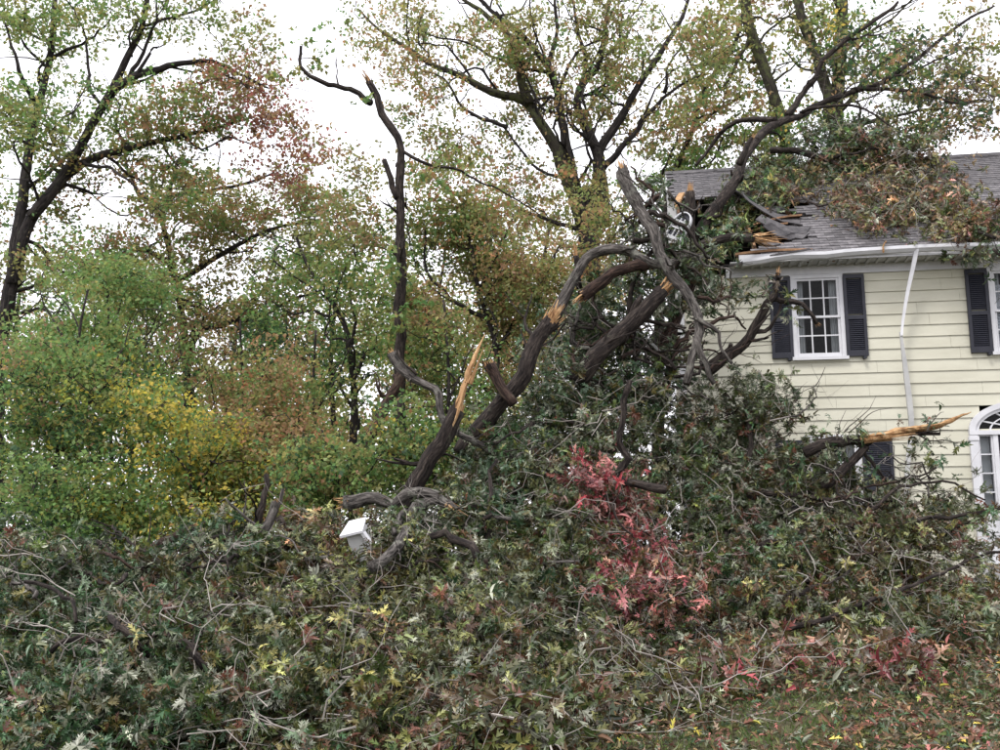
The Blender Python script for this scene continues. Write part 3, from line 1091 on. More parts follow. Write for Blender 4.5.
# ------------------------------------------------------------------ near foliage
def spray_leaves(cent, tdir, mixes, per, size, L=.34):
    """twig tips with leaves set round them in star-like rosettes"""
    C, Dr, Nr, S, K = [], [], [], [], []
    for c, t, mx in zip(cent, tdir, mixes):
        n_tip = int(rng.integers(2, 5))
        k = max(2, int(per * rng.uniform(.65, 1.35) / n_tip))
        base = pick(mx, 1)
        tone = rng.lognormal(-.05, .32)
        for _ in range(n_tip):
            tt = t * .6 + np.array([0, -.35, .38]) + rng.normal(0, .55, 3)
            tt /= np.linalg.norm(tt)
            tip = c + rng.normal(0, .17, 3) * np.array([1, 1, .8])
            perp = rng.normal(0, 1, (k, 3))
            perp -= (perp @ tt)[:, None] * tt
            perp = unit(perp)
            lay = rng.uniform(-.25, .75, (k, 1))
            C.append(tip + tt * rng.uniform(-.07, .02, (k, 1)))
            Dr.append(perp + tt * lay + np.array([0, 0, -.30]) * rng.uniform(.2, 1.4, (k, 1)))
            Nr.append(tt + perp * (-.3) + rng.normal(0, .42, (k, 3)))
            S.append(size * rng.uniform(.55, 1.25, k) * rng.uniform(.85, 1.15))
            K.append(np.where(rng.random((k, 1)) < .68, base, pick(mx, k)) * np.clip(rng.lognormal(-.05, .30, (k, 1)), .45, 1.7) * tone)
    return [np.concatenate(z) for z in (C, Dr, Nr, S, K)]


YS = [330, 420, 500, 560, 650, 750, 800]
DL = [14.0, 13.2, 12.0, 10.9, 9.1, 7.6, 7.0]
DRR = [15.4, 14.9, 13.9, 12.9, 11.2, 8.6, 8.0]


def pile_depth(px, py):
    s = np.clip((np.asarray(px, float) - 480) / 260, 0, 1)
    s = s * s * (3 - 2 * s)
    return np.interp(py, YS, DL) * (1 - s) + np.interp(py, YS, DRR) * s


def pile_clumps(blobs, back=1.3, gap=.25, gscale=1.7, dfun=pile_depth):
    cs, mixes = [], []
    for (cx, cy, rx, ry, n, mx) in blobs:
        k, tr = 0, 0
        while k < n and tr < n * 8:
            tr += 1
            a, r = random.random() * 6.2832, math.sqrt(random.random())
            px, py = cx + rx * r * math.cos(a), cy + ry * r * math.sin(a)
            d = float(dfun(px, py)) + back * random.random() ** 1.2 + .7 * noise.noise(Vector((px * .018, py * .018, 3))) + .35 * noise.noise(Vector((px * .05, py * .05, 9)))
            q = at(px, py, d)
            if q[2] < float(ground_z(q[0], q[1])) + .03:
                continue
            if gap and noise.noise(Vector(q) * gscale) < gap - .55:
                continue
            cs.append(q); mixes.append(mx); k += 1
    return np.array(cs), mixes


OAK = {'oak': 5, 'oakpale': 1.5, 'oakbrown': 1.3, 'deep': 1.2}
OAKG = {'oak': 4, 'deep': 5, 'oakpale': 1.5, 'oakbrown': .8, 'olive': .25}
OAKB = {'oak': 4, 'oakpale': 1, 'oakbrown': 3.2, 'olive': .8}
OAKO = {'oak': 4, 'olive': 2.2, 'oakbrown': 1.2, 'oakpale': .8}
CRIM = {'crimson': 5, 'red': 1.5, 'oakbrown': 1.2, 'oak': .8}
REDM = {'crimson': 1.4, 'red': 2, 'oakbrown': 4.5, 'oak': 2}
LEAVES = []     # candidates for single leaves


def brush(name, label, limbs, blobs, d=None, per=24, size=.155, back=1.3, twigs=40, gap=.25, dfun=pile_depth, bark='bark', cat='fallen branch', single=0, leafm='leaf_near', group=None, crooked=0, crook_r=1.0, crook_dz=0.0):
    base = at(limbs[0][0][0][0], limbs[0][0][0][1], float(dfun(*limbs[0][0][0][:2])))
    base[2] = max(base[2], float(ground_z(base[0], base[1])))
    root = thing(name, base, label, cat, group)
    sk = Skel()
    for L in limbs:
        spec = L[0]
        pts = []
        for q in spec:
            dz = q[2] if len(q) > 2 else .0
            pts.append(at(q[0], q[1], float(dfun(q[0], q[1])) + dz))
        path, t = smooth_path(pts, .12, .10)
        g = ground_z(path[:, 0], path[:, 1]) + .02
        path[:, 2] = np.maximum(path[:, 2], g)
        rad = L[1] + (L[2] - L[1]) * t
        MB().tube(path, rad, 8, rough=.09).build('limb', M[L[3] if len(L) > 3 else bark], root, smooth=True)
        sk.add(path, rad)
    for i in range(crooked):
        bx = blobs[random.randrange(len(blobs))]
        x0, y0 = bx[0] + bx[2] * random.uniform(-.8, .8), bx[1] + bx[3] * random.uniform(-.8, .8)
        an, pts, dz = random.uniform(-.9, .9) + random.choice((0, math.pi)), [], random.uniform(-.28, .25) - crook_dz
        Ln = random.uniform(18, 46)
        for k in range(5):
            q = at(x0, y0, float(dfun(x0, y0)) + dz + .12 * k * random.random())
            q[2] = max(q[2], float(ground_z(q[0], q[1])) + .03)
            pts.append(q)
            x0 += math.cos(an) * Ln * .45; y0 -= math.sin(an) * Ln * .45
            an += random.gauss(0, .5)
        path, t = smooth_path(pts, .08, .12)
        r_ = random.uniform(.009, .026) * crook_r
        rad = r_ * (1 - .65 * t)
        mbc = MB().tube(path, rad, 6, rough=.12)
        for _ in range(3):
            k = random.randrange(2, len(path) - 1)
            e = unit(rng.normal(0, 1, (1, 3)))[0] * np.array([1, .5, .8]) + unit((path[-1] - path[0])[None])[0] * .8
            pp, t2 = smooth_path([path[k], path[k] + e * .18 + rng.normal(0, .03, 3), path[k] + e * random.uniform(.3, .6) + rng.normal(0, .08, 3)], .08, .05)
            mbc.tube(pp, rad[k] * .6 * (1 - .7 * t2), 4)
        mbc.build('limb', M[random.choice((bark, bark, 'bark_grey', 'bark_red'))], root, smooth=True)
        sk.add(path, rad)
    cs, mixes = pile_clumps(blobs, back, gap, dfun=dfun)
    tw = MB()
    td = grow_twigs(sk, cs, tw, .03, .10, 3, .004)
    tw.build('twigs', M['twig'], root)['kind'] = 'stuff'
    # bare pale twigs lying over the leaves
    if twigs:
        bt = MB()
        for i in range(twigs):
            c = cs[random.randrange(len(cs))].copy()
            L = random.uniform(.35, 1.15)
            dv = rng.normal(0, 1, 3) * np.array([1, .35, .45]) + np.array([0, -.12, -.1])
            dv /= np.linalg.norm(dv)
            c = c - np.array([0, random.uniform(.1, .45), 0])
            pts, t = smooth_path([c, c + dv * L * .5 + rng.normal(0, .13, 3), c + dv * L + rng.normal(0, .2, 3)], .12, .16)
            pts[:, 2] = np.maximum(pts[:, 2], ground_z(pts[:, 0], pts[:, 1]) + .02)
            r = random.uniform(.003, .010)
            bt.tube(pts, r * (1 - .7 * t), 4)
            for _ in range(2):
                k = random.randrange(1, len(pts) - 1)
                e = dv + rng.normal(0, .5, 3)
                pp, tt = smooth_path([pts[k], pts[k] + e * L * .18, pts[k] + e * L * .32 + rng.normal(0, .04, 3)], .12)
                bt.tube(pp, r * .5 * (1 - .6 * tt), 3)
        bt.build('bare_twigs', M['twig_pale'], root)['kind'] = 'stuff'
    lv = spray_leaves(cs, td, mixes, per, size)
    ok = lv[0][:, 2] > ground_z(lv[0][:, 0], lv[0][:, 1]) + .01
    lv = [a[ok] for a in lv]
    if single:
        # the leaves that show largest: nearest to the eye
        score = lv[3] / np.linalg.norm(lv[0] - CAM, axis=1)
        idx = np.argsort(-score)[:single]
        mk = np.ones(len(score), bool); mk[idx] = False
        LEAVES.append((root, [a[idx] for a in lv]))
        lv = [a[mk] for a in lv]
    o = link('foliage', mixed_leaf_mesh('foliage', *lv), M[leafm], root)
    o['kind'] = 'stuff'
    return root, sk



# ------------------------------------------------------------------ standing trees
G_O = {'green': 4, 'olive': 3}
G_R = {'green': 2, 'olive': 3, 'rust': 3}
OLV = {'olive': 5, 'green': 1.2, 'brown': 1.8}
OGB = {'olive': 5, 'rust': 2, 'green': 1.2, 'brown': 1.4}
GRN = {'green': 6, 'deep': 1.5, 'olive': 1.5, 'gold': .5, 'rust': .3}
DEP = {'deep': 3, 'green': 4}
RED = {'red': 4, 'rust': 2, 'olive': 1}
RST = {'rust': 3, 'brown': 1.5, 'olive': 2.4, 'green': 1.6}
YEL = {'gold': 3.4, 'olive': 1.6, 'green': 3.4}

tree('oak_tree', 'forked grey oak at the left edge with spreading limbs and reddish outer leaves', 24,
     [([(-6, 560), (-4, 380), (8, 300), (20, 250), (31, 218), (66, 172), (92, 125), (112, 92), (130, 55), (143, 28), (150, -20)], .30, .06),
      ([(31, 218), (60, 185), (85, 163), (112, 152), (136, 148), (160, 142), (184, 136, .5), (215, 128, .8), (250, 118, 1)], .15, .03),
      ([(112, 94), (130, 80), (153, 70), (187, 63), (211, 61), (228, 68), (246, 78), (268, 88)], .12, .025),
      ([(12, 285), (25, 190, .5), (38, 110, .8), (48, 60, 1), (52, 10, 1), (60, -30, 1)], .17, .06),
      ([(50, 60, 1), (80, 42, 1), (110, 20, .5)], .06, .02),
      ([(38, 105, .8), (20, 70), (5, 30), (-10, 0)], .07, .02),
      ([(66, 172), (48, 150, 1), (20, 140, 1.5), (-10, 120, 1.5)], .07, .02),
      ([(85, 163), (120, 175, -1), (145, 196, -1), (160, 215, -1.2)], .05, .02),
      ([(160, 142), (172, 160, -.4), (190, 175, -.6)], .04, .02),
      ([(184, 136, .5), (205, 150), (230, 140), (262, 150)], .04, .015),
      ([(143, 28), (170, 18), (200, 8), (230, -6)], .05, .02),
      ([(130, 80), (146, 55), (160, 20), (158, -10)], .07, .02)],
     [(50, 40, 75, 55, 70, G_O), (150, 15, 80, 30, 50, G_O), (100, 110, 110, 45, 90, G_O), (20, 150, 50, 60, 55, G_O), (195, 110, 60, 38, 50, G_R), (238, 105, 50, 40, 48, RED), (275, 150, 38, 35, 34, RED),
      (120, 190, 110, 35, 60, G_R), (20, 240, 50, 50, 30, OLV), (248, 45, 32, 26, 18, OLV)],
     per=32, size=.115, dd=2.4, gap=.40)

tree('oak_tree', 'olive and rust leaved oak standing behind the yellow sapling on the left', 28,
     [([(190, 560), (188, 420), (184, 330), (172, 260), (163, 218), (170, 188), (178, 160)], .20, .05),
      ([(163, 218), (150, 200), (140, 190), (128, 165), (125, 140)], .10, .03),
      ([(166, 210), (176, 195), (200, 195), (222, 190), (250, 183), (275, 172)], .09, .025),
      ([(186, 350), (200, 330), (224, 324, -.5), (256, 316, -.5), (288, 300, -1), (325, 288, -1)], .10, .03),
      ([(178, 280), (230, 252), (262, 235), (290, 226), (345, 222)], .10, .025),
      ([(172, 262), (140, 250), (100, 262), (70, 258)], .08, .025)],
     [(150, 240, 90, 38, 70, G_R), (215, 210, 75, 35, 60, OGB), (285, 215, 55, 45, 60, G_R), (235, 280, 90, 45, 80, OGB), (225, 345, 95, 40, 75, RST), (90, 265, 60, 35, 40, G_O), (320, 250, 35, 35, 30, OLV)],
     per=44, size=.115, dd=2.6, gap=.30)

tree('oak_tree', 'slim dark oak with low forks, just left of the snapped trunk', 22.5,
     [([(352, 560), (352, 444), (353, 410), (352, 380), (348, 336), (338, 314), (322, 288), (306, 262), (296, 236)], .155, .03),
      ([(352, 385), (362, 358), (376, 348), (392, 350), (408, 362)], .05, .015),
      ([(349, 350), (356, 320), (352, 290), (356, 262), (350, 235)], .05, .015),
      ([(352, 410), (340, 390), (328, 372), (305, 362), (282, 340)], .045, .015),
      ([(338, 316), (316, 308), (296, 310), (270, 300)], .04, .015),
      ([(300, 560), (300, 470), (297, 420), (290, 370), (286, 320)], .06, .02)],
     [(310, 280, 45, 45, 45, G_O), (345, 225, 38, 35, 34, OLV), (298, 345, 45, 45, 40, DEP), (275, 410, 40, 40, 35, RST), (385, 300, 25, 40, 20, G_O), (330, 420, 30, 45, 22, GRN), (340, 165, 25, 25, 9, OLV)],
     per=40, size=.105, dd=1.8, gap=.33)


def snag():
    root, sk = broken_limb('tall bare trunk snapped off at the top with one leafless side branch', 19.5,
                           [([(402, 575), (402, 470), (401, 400), (400, 300), (399, 224), (400, 188), (399, 146), (387, 124), (377, 104), (369, 82)], .135, .07),
                            ([(372, 103), (364, 98), (350, 90), (322, 82), (303, 74), (298, 60), (301, 46)], .065, .03),
                            ([(397, 200), (392, 186), (388, 172), (384, 160)], .065, .055),
                            ([(400, 150), (425, 163), (466, 172, .8), (500, 192, 1), (546, 218, 1.4)], .035, .012)],
                           [(0, -1, .5, 9, .12), (2, -1, .1, 7, .2)], name='snapped_trunk', cat='tree')
    cs = np.vstack([sample_blob(x, y, rx, ry, 19.5, .5, n) for x, y, rx, ry, n in ((312, 48, 12, 26, 7), (290, 72, 22, 8, 4), (398, 262, 22, 22, 10), (402, 310, 26, 30, 10), (364, 105, 5, 6, 2), (440, 170, 35, 25, 10))])
    tw = MB()
    grow_twigs(sk, cs, tw, .02)
    tw.build('twigs', M['bark_far'], root)['kind'] = 'stuff'
    o = link('foliage', leaf_mesh('foliage', *far_leaves(cs, [G_O] * len(cs), 16, .22, .12)), M['leaf_far'], root)
    o['kind'] = 'stuff'


snag()

tree('oak_tree', 'big many stemmed oak with thin olive crown rising against the white sky', 27,
     [([(592, 560), (592, 380), (590, 260), (588, 215), (586, 190)], .42, .30),
      ([(584, 225), (576, 200), (566, 178), (556, 150), (538, 120), (527, 101), (490, 90), (460, 74), (428, 62), (400, 44), (378, 30), (360, 10)], .24, .03, 'bark_moss'),
      ([(529, 104), (522, 84), (517, 62), (511, 40), (488, 18), (464, 0), (450, -16)], .15, .04, 'bark_moss'),
      ([(580, 210), (572, 170), (564, 130), (556, 92), (548, 72), (536, 56), (520, 38), (506, 24), (488, 10), (470, -10)], .19, .05),
      ([(554, 84), (549, 60), (554, 36), (557, 16), (554, -20)], .09, .03),
      ([(594, 215), (600, 180), (596, 150), (586, 126), (577, 106), (582, 82), (598, 66), (604, 40), (610, 0)], .22, .05),
      ([(580, 88), (586, 52), (579, 36), (575, 12), (572, -20)], .08, .03),
      ([(604, 226), (603, 190), (599, 150), (622, 114), (636, 90), (652, 64), (668, 36), (684, 8), (692, -20)], .19, .04),
      ([(601, 170), (618, 152), (634, 134), (650, 112), (664, 96), (684, 82), (704, 74)], .11, .03),
      ([(664, 96), (668, 74), (678, 52), (688, 32)], .05, .02),
      ([(636, 90), (642, 60), (636, 36), (622, 20)], .04, .015),
      ([(508, 126, -.5), (490, 120, -.5), (462, 108, -.5), (448, 86, -.5), (436, 76, -.5), (415, 66)], .06, .02),
      ([(566, 178), (540, 172), (505, 128), (488, 120), (470, 115)], .05, .02),
      ([(488, 18), (520, 10), (530, -10)], .05, .02),
      ([(527, 101), (560, 98), (575, 104)], .04, .03),
      ([(584, 232), (540, 218), (510, 206), (470, 208)], .07, .02),
      ([(548, 72), (500, 60), (470, 42), (440, 38), (420, 30)], .06, .02)],
     [(440, 50, 75, 38, 52, OGB), (390, 20, 45, 25, 22, OLV), (520, 30, 70, 35, 56, OLV), (480, 100, 70, 30, 36, OGB), (580, 70, 60, 60, 62, OGB), (650, 40, 55, 50, 52, OLV), (640, 110, 55, 40, 44, OGB), (480, 165, 70, 40, 60, OGB), (545, 190, 55, 45, 45, OGB), (420, 110, 35, 25, 14, OGB), (600, 10, 60, 20, 24, OLV), (700, 40, 40, 40, 26, OLV)],
     per=32, size=.118, dd=3.2, gap=.42, bark='bark_far')

tree('maple_tree', 'olive and orange speckled tree filling the gap behind the leaning trunks', 22,
     [([(498, 560), (498, 460), (500, 400), (495, 340), (480, 290), (470, 240), (462, 200)], .13, .03),
      ([(497, 350), (520, 310), (545, 280), (560, 245)], .06, .02),
      ([(490, 320), (455, 300), (430, 270), (425, 230)], .06, .02),
      ([(480, 290), (500, 250), (512, 220)], .05, .02),
      ([(498, 400), (470, 370), (445, 340)], .05, .02)],
     [(455, 205, 45, 40, 40, OGB), (440, 240, 40, 40, 44, G_O), (500, 245, 60, 40, 60, OGB), (540, 280, 60, 45, 66, OGB), (470, 300, 60, 50, 76, OGB), (430, 330, 40, 45, 40, G_O), (505, 345, 55, 45, 50, OGB), (455, 380, 45, 40, 34, G_O), (590, 230, 40, 35, 30, OGB), (425, 400, 35, 60, 34, GRN)],
     per=44, size=.10, dd=1.7, gap=.26)

tree('oak_tree', 'leaning dark oak behind the broken left end of the roof', 31,
     [([(655, 560), (660, 300), (668, 200), (677, 168), (692, 132), (704, 92), (720, 66), (734, 46), (743, 10), (744, -20)], .24, .05),
      ([(692, 132), (716, 110), (740, 96), (770, 84)], .06, .02),
      ([(704, 92), (690, 60), (676, 34), (660, 10)], .06, .02)],
     [(680, 130, 35, 35, 36, OLV), (715, 90, 40, 40, 40, OLV), (735, 35, 40, 35, 34, OLV), (660, 190, 35, 30, 34, G_O), (700, 165, 40, 20, 26, G_O)],
     per=26, size=.15, dd=2.2, gap=.36)

tree('oak_tree', 'mossy tall tree leaning left above the ridge of the house', 30,
     [([(790, 560), (790, 250), (785, 146), (777, 108), (764, 68), (748, 20), (742, -30)], .29, .16, 'bark_moss'),
      ([(750, 34), (738, 60), (728, 78), (722, 90)], .08, .03),
      ([(770, 84), (790, 70), (802, 58)], .05, .02),
      ([(757, 46), (775, 24), (800, 8)], .05, .02)],
     [(785, 40, 50, 40, 22, OLV), (760, 100, 40, 30, 24, OLV), (770, 150, 40, 22, 26, G_O), (750, 10, 40, 20, 18, OLV), (745, 130, 25, 25, 12, OLV)],
     per=22, size=.15, dd=2.2, gap=.40, bark='bark_moss')

tree('oak_tree', 'twin trunked tree behind the roof with green leaves on its right', 29,
     [([(838, 560), (838, 250), (836, 122), (839, 70), (841, 20), (841, -30)], .27, .18, 'bark_moss'),
      ([(832, 124), (820, 74), (804, 28), (792, -20)], .20, .12),
      ([(836, 122), (856, 96), (872, 72), (900, 50)], .09, .03),
      ([(840, 60), (866, 36), (890, 18), (920, -10)], .06, .02),
      ([(838, 130), (880, 120), (930, 110), (985, 100)], .08, .02),
      ([(820, 74), (800, 66), (784, 50)], .05, .02)],
     [(860, 40, 50, 40, 50, GRN), (825, 30, 40, 40, 34, OLV), (900, 90, 50, 35, 40, G_O), (880, 130, 60, 22, 40, DEP), (945, 30, 60, 35, 24, OLV), (960, 100, 50, 40, 36, {'brown': 3, 'olive': 2}), (815, 130, 45, 20, 30, GRN), (985, 60, 30, 40, 16, OLV)],
     per=24, size=.14, dd=2.2, gap=.36, bark='bark_moss')

# a second, farther row that closes the wood
PALE = {'olive': 4, 'green': 3, 'brown': 1}
for lab, dist, tx, w_, ytop, ybot, mx in (
        ('hazy olive tree far back between the left oak and the yellow sapling', 40, 130, 90, 250, 470, PALE),
        ('far tree with brownish leaves glimpsed behind the rust sapling', 42, 235, 80, 290, 490, {'brown': 2, 'olive': 3, 'rust': 1}),
        ('far green tree glimpsed between the slim dark oak and the snapped trunk', 38, 335, 70, 250, 480, PALE),
        ('far olive tree glimpsed right of the tall snapped trunk', 41, 440, 80, 230, 440, PALE),
        ('far orange tinted tree glimpsed under the big oak', 39, 545, 80, 200, 380, {'olive': 3, 'rust': 1, 'brown': 1}),
        ('far green tree at the left edge of the wood', 39, 20, 90, 220, 480, {'green': 4, 'olive': 2})):
    hm = (ytop + ybot) / 2
    tree('background_tree', lab, dist, [([(tx, 560), (tx + 3, ybot), (tx - 4, hm), (tx + 5, ytop + 20)], .2, .05), ([(tx, hm + 30), (tx + w_ * .4, hm), (tx + w_ * .6, hm - 30)], .08, .03), ([(tx, hm + 10), (tx - w_ * .4, hm - 15), (tx - w_ * .6, hm - 40)], .08, .03)],
         [(tx, ytop + 50, w_ * .7, 55, 26, mx), (tx - w_ * .3, hm + 10, w_ * .75, 60, 34, mx), (tx + w_ * .3, hm + 30, w_ * .75, 60, 34, mx), (tx, ybot, w_, 45, 34, mx)],
         group='far trees closing the wood', per=38, rc=.9, size=.18, dd=2.5, gap=.27)

def distant_wood():
    cs, mx = [], []
    for (x0, x1, y0, y1, n) in ((-60, 330, 400, 560, 260), (-60, 320, 300, 430, 150), (300, 640, 330, 560, 240), (330, 640, 230, 350, 120)):
        for _ in range(n):
            q = at(random.uniform(x0, x1), random.uniform(y0, y1), random.uniform(52, 66))
            if noise.noise(Vector(q) * .22) < -.22:
                continue
            cs.append(q); mx.append({'olive': 4, 'green': 2, 'brown': 1.5, 'rust': .6})
    o = link('distant_wood', leaf_mesh('distant_wood', *far_leaves(cs, mx, 55, 1.6, .30)), M['leaf_far'])
    tag(o, 'far mass of pale olive woodland behind the standing trees', 'woodland', kind='stuff')


distant_wood()

# understorey on the left
tree('sapling', 'bright green leafy sapling at the far left edge above the fallen brush', 17,
     [([(50, 560), (55, 480), (60, 420), (75, 350), (88, 290)], .06, .02),
      ([(58, 450), (30, 400), (15, 360)], .03, .01), ([(60, 420), (100, 390), (125, 360)], .03, .01), ([(72, 360), (50, 320), (40, 290)], .03, .01)],
     [(60, 400, 70, 45, 80, GRN), (50, 470, 75, 55, 120, GRN), (50, 530, 80, 35, 90, DEP), (30, 370, 45, 40, 40, {'green': 3, 'olive': 1, 'brown': 1})],
     per=48, rc=.55, size=.082, dd=2.0, gap=.24)
tree('sapling', 'light green sapling with a rounded top below the left oak', 20,
     [([(115, 560), (112, 450), (110, 380), (108, 320), (105, 270)], .07, .02),
      ([(110, 390), (140, 350), (160, 310)], .035, .01), ([(110, 360), (80, 330), (65, 300)], .035, .01)],
     [(105, 310, 65, 45, 95, {'green': 5, 'olive': 2}), (70, 350, 45, 35, 45, {'green': 4, 'olive': 2}), (125, 365, 55, 30, 50, GRN), (150, 300, 30, 35, 24, G_O)],
     per=46, rc=.6, size=.09, dd=2.2, gap=.27)
tree('sapling', 'yellow leaved sapling between the green and the rust coloured bushes', 17.5,
     [([(190, 565), (192, 500), (188, 450), (185, 410)], .05, .02), ([(190, 500), (215, 460), (228, 440)], .025, .01), ([(190, 480), (165, 440), (150, 420)], .025, .01)],
     [(163, 416, 32, 26, 34, YEL), (206, 432, 36, 30, 42, YEL), (182, 462, 50, 26, 44, YEL), (226, 466, 26, 34, 26, YEL), (200, 500, 48, 24, 40, YEL), (140, 400, 26, 18, 14, {'gold': 2, 'green': 2, 'olive': 2}), (215, 398, 20, 14, 8, YEL), (180, 525, 75, 30, 66, {'green': 3, 'gold': 2, 'olive': 1}), (225, 500, 30, 40, 36, {'gold': 3, 'green': 1, 'rust': 1}), (130, 500, 35, 55, 50, {'green': 4, 'gold': 1})],
     per=46, rc=.55, size=.085, dd=2.0, gap=.32)
tree('sapling', 'rust and pink leaved sapling to the right of the yellow one', 19,
     [([(272, 560), (272, 500), (268, 450), (262, 400)], .05, .02), ([(270, 470), (290, 430), (300, 410)], .025, .01), ([(270, 480), (250, 440), (240, 420)], .025, .01)],
     [(250, 412, 36, 24, 24, RST), (285, 432, 34, 26, 26, {'rust': 3, 'olive': 2}), (262, 450, 30, 24, 18, RST), (290, 475, 45, 32, 40, {'rust': 3, 'green': 1.5, 'olive': 1}), (260, 500, 45, 35, 46, {'rust': 2, 'green': 2, 'gold': 1}), (245, 385, 40, 25, 26, RST)],
     per=44, rc=.6, size=.09, dd=2.0, gap=.34)
tree('sapling', 'green sapling leaning over the fallen log near the snapped trunk', 15.8,
     [([(338, 550), (335, 500), (330, 460), (322, 430)], .04, .015), ([(334, 490), (365, 470), (385, 450)], .02, .01)],
     [(330, 470, 40, 32, 45, {'green': 4, 'deep': 2, 'olive': 1.5, 'rust': .6}), (375, 470, 35, 30, 34, G_O), (320, 520, 40, 25, 30, {'green': 3, 'olive': 2, 'brown': 1}), (400, 440, 28, 40, 30, GRN), (460, 470, 40, 45, 50, {'green': 3, 'olive': 2, 'deep': 1}), (500, 440, 40, 40, 30, G_O)],
     per=44, rc=.38, size=.085, dd=1.0, gap=.2)

for tx, dist, yt, lean, lab in ((96, 21, 330, 8, 'slim dark trunk among the green saplings, leftmost of the thin stems'), (150, 23, 300, -6, 'slim dark trunk just left of the yellow sapling'), (238, 22, 320, 6, 'slim dark trunk between the yellow and the rust saplings'), (318, 21, 330, -5, 'slim dark trunk left of the low forked oak'), (440, 20, 300, 8, 'slim dark trunk just right of the tall snapped trunk')):
    tree('young_tree', lab, dist, [([(tx, 565), (tx + lean * .3, 480), (tx + lean, 400), (tx + lean * .4, yt)], .065, .025), ([(tx + lean * .8, 420), (tx + 22, 380), (tx + 34, 345)], .03, .012), ([(tx + lean * .6, 450), (tx - 20, 410), (tx - 30, 375)], .03, .012)],
         [(tx, yt + 20, 34, 34, 10, OGB), (tx + 20, yt + 70, 36, 34, 9, G_O), (tx - 22, yt + 90, 34, 36, 8, OGB)], group='slim young trees in the understorey', per=36, rc=.55, size=.095, dd=1.4, gap=.3)

# ------------------------------------------------------------------ the storm-broken wood
broken_limb('leaning trunk ending in a tall orange blade of split wood', 12.5,
            [([(398, 520), (412, 488), (424, 470), (436, 452), (447, 432), (457, 410)], .115, .10)],
            [(0, -1, .25, 10, .15)], name='leaning_trunk', cat='tree trunk')
tr = bpy.data.objects['leaning_trunk']
pth, tt_ = limb_path([(449, 432), (459, 402), (469, 374), (478, 350), (485, 334)], 12.45, .03, .08)
MB().tube(pth, np.interp(tt_, [0, .15, .45, .8, 1], [.03, .09, .085, .06, .012]), 7, flat=.35, rough=.18).build('split_blade', M['wood'], tr, smooth=False)
splinters(at(470, 380, 12.4), at(484, 340, 12.4) - at(462, 396, 12.4), .06, .5, 8, .06).build('splintered_end', M['wood'], tr)

broken_limb('thick snapped trunk leaning right with a frayed pale top beside the curved limbs', 13.6,
            [([(462, 452), (480, 428), (500, 404), (516, 388), (528, 368), (540, 342), (551, 322)], .125, .105)],
            [(0, -1, .32, 18, .35)], bark='bark', name='leaning_trunk', cat='tree trunk')
broken_limb('short reddish log wedged against the frayed leaning trunk', 13.3,
            [([(488, 366), (496, 378), (506, 392), (514, 404)], .075, .07, 'bark_red')], [(0, 0, .1, 8, .2)])
broken_limb('heavy dark limb torn open in orange at its upper right end', 14.3,
            [([(576, 382), (588, 366), (602, 350), (618, 332), (634, 316), (650, 302), (662, 291)], .14, .11),
             ([(628, 322), (634, 308), (641, 297)], .06, .04)],
            [(0, -1, .35, 14, .25)])
broken_limb('long grey curved limb draped down the corner of the house', 13.9,
            [([(622, 172, .9), (630, 192, .8), (640, 212, .7), (655, 232, .5), (661, 256, .4), (672, 280, .3), (688, 297, .2), (697, 318, .1), (698, 342), (692, 360), (686, 384)], .10, .055),
             ([(698, 338), (706, 356), (714, 384)], .05, .035),
             ([(698, 318), (712, 326), (719, 332), (722, 348), (732, 364)], .035, .02)],
            [(0, 0, .25, 9, .2)], bark='bark_grey')
broken_limb('arched grey limb bending over the leaves left of the house', 14.5,
            [([(556, 318), (566, 296), (578, 276), (594, 257), (616, 252), (634, 256), (652, 266), (676, 262, .6), (700, 258, 1.2)], .085, .06)],
            [], bark='bark_grey')
broken_limb('lower arched limb with a raw reddish underside next to the arched grey one', 14.4,
            [([(582, 298), (594, 286), (606, 276), (618, 268), (640, 264), (662, 262, .4), (684, 266, 1)], .09, .07)],
            [(0, 0, .2, 8, .2)], bark='bark_red')
broken_limb('upright pale stub poking above the arched limbs', 15.2,
            [([(578, 290), (577, 270), (576, 256)], .05, .04)], [(0, -1, .28, 9, .12)])
broken_limb('dark limb lying into the torn eave with orange shredded wood', 16.2,
            [([(664, 258, -.4), (684, 251), (704, 246), (728, 242), (752, 238, .2)], .085, .065)],
            [(0, -1, .7, 26, .35)])
broken_limb('upright broken stub standing in the torn corner of the roof', 17.4,
            [([(692, 262), (692, 240), (691, 214), (690, 192)], .11, .085)], [(0, -1, .22, 10, .15)])
broken_limb('vertical dark stems standing in shade under the corner of the roof', 15.6,
            [([(650, 400), (655, 370), (664, 345), (674, 318), (690, 285), (694, 262)], .11, .07, 'bark_red'), ([(668, 400), (668, 370), (676, 340), (678, 300)], .07, .05)],
            [])
root, sk = broken_limb('forked limb with snapped tips leaning across the upstairs window', 15.3,
            [([(706, 372), (722, 360), (737, 350), (748, 338), (757, 322), (765, 308), (773, 298), (776, 285), (778, 274)], .10, .04),
             ([(773, 300), (786, 302), (799, 304), (808, 312), (817, 324)], .045, .03),
             ([(752, 334), (766, 330), (776, 320), (780, 305), (780, 292)], .035, .015),
             ([(717, 361), (724, 352), (731, 344)], .04, .035)],
            [(0, -1, .16, 8, .2), (1, -1, .07, 6, .3), (3, 0, .08, 6, .2)])


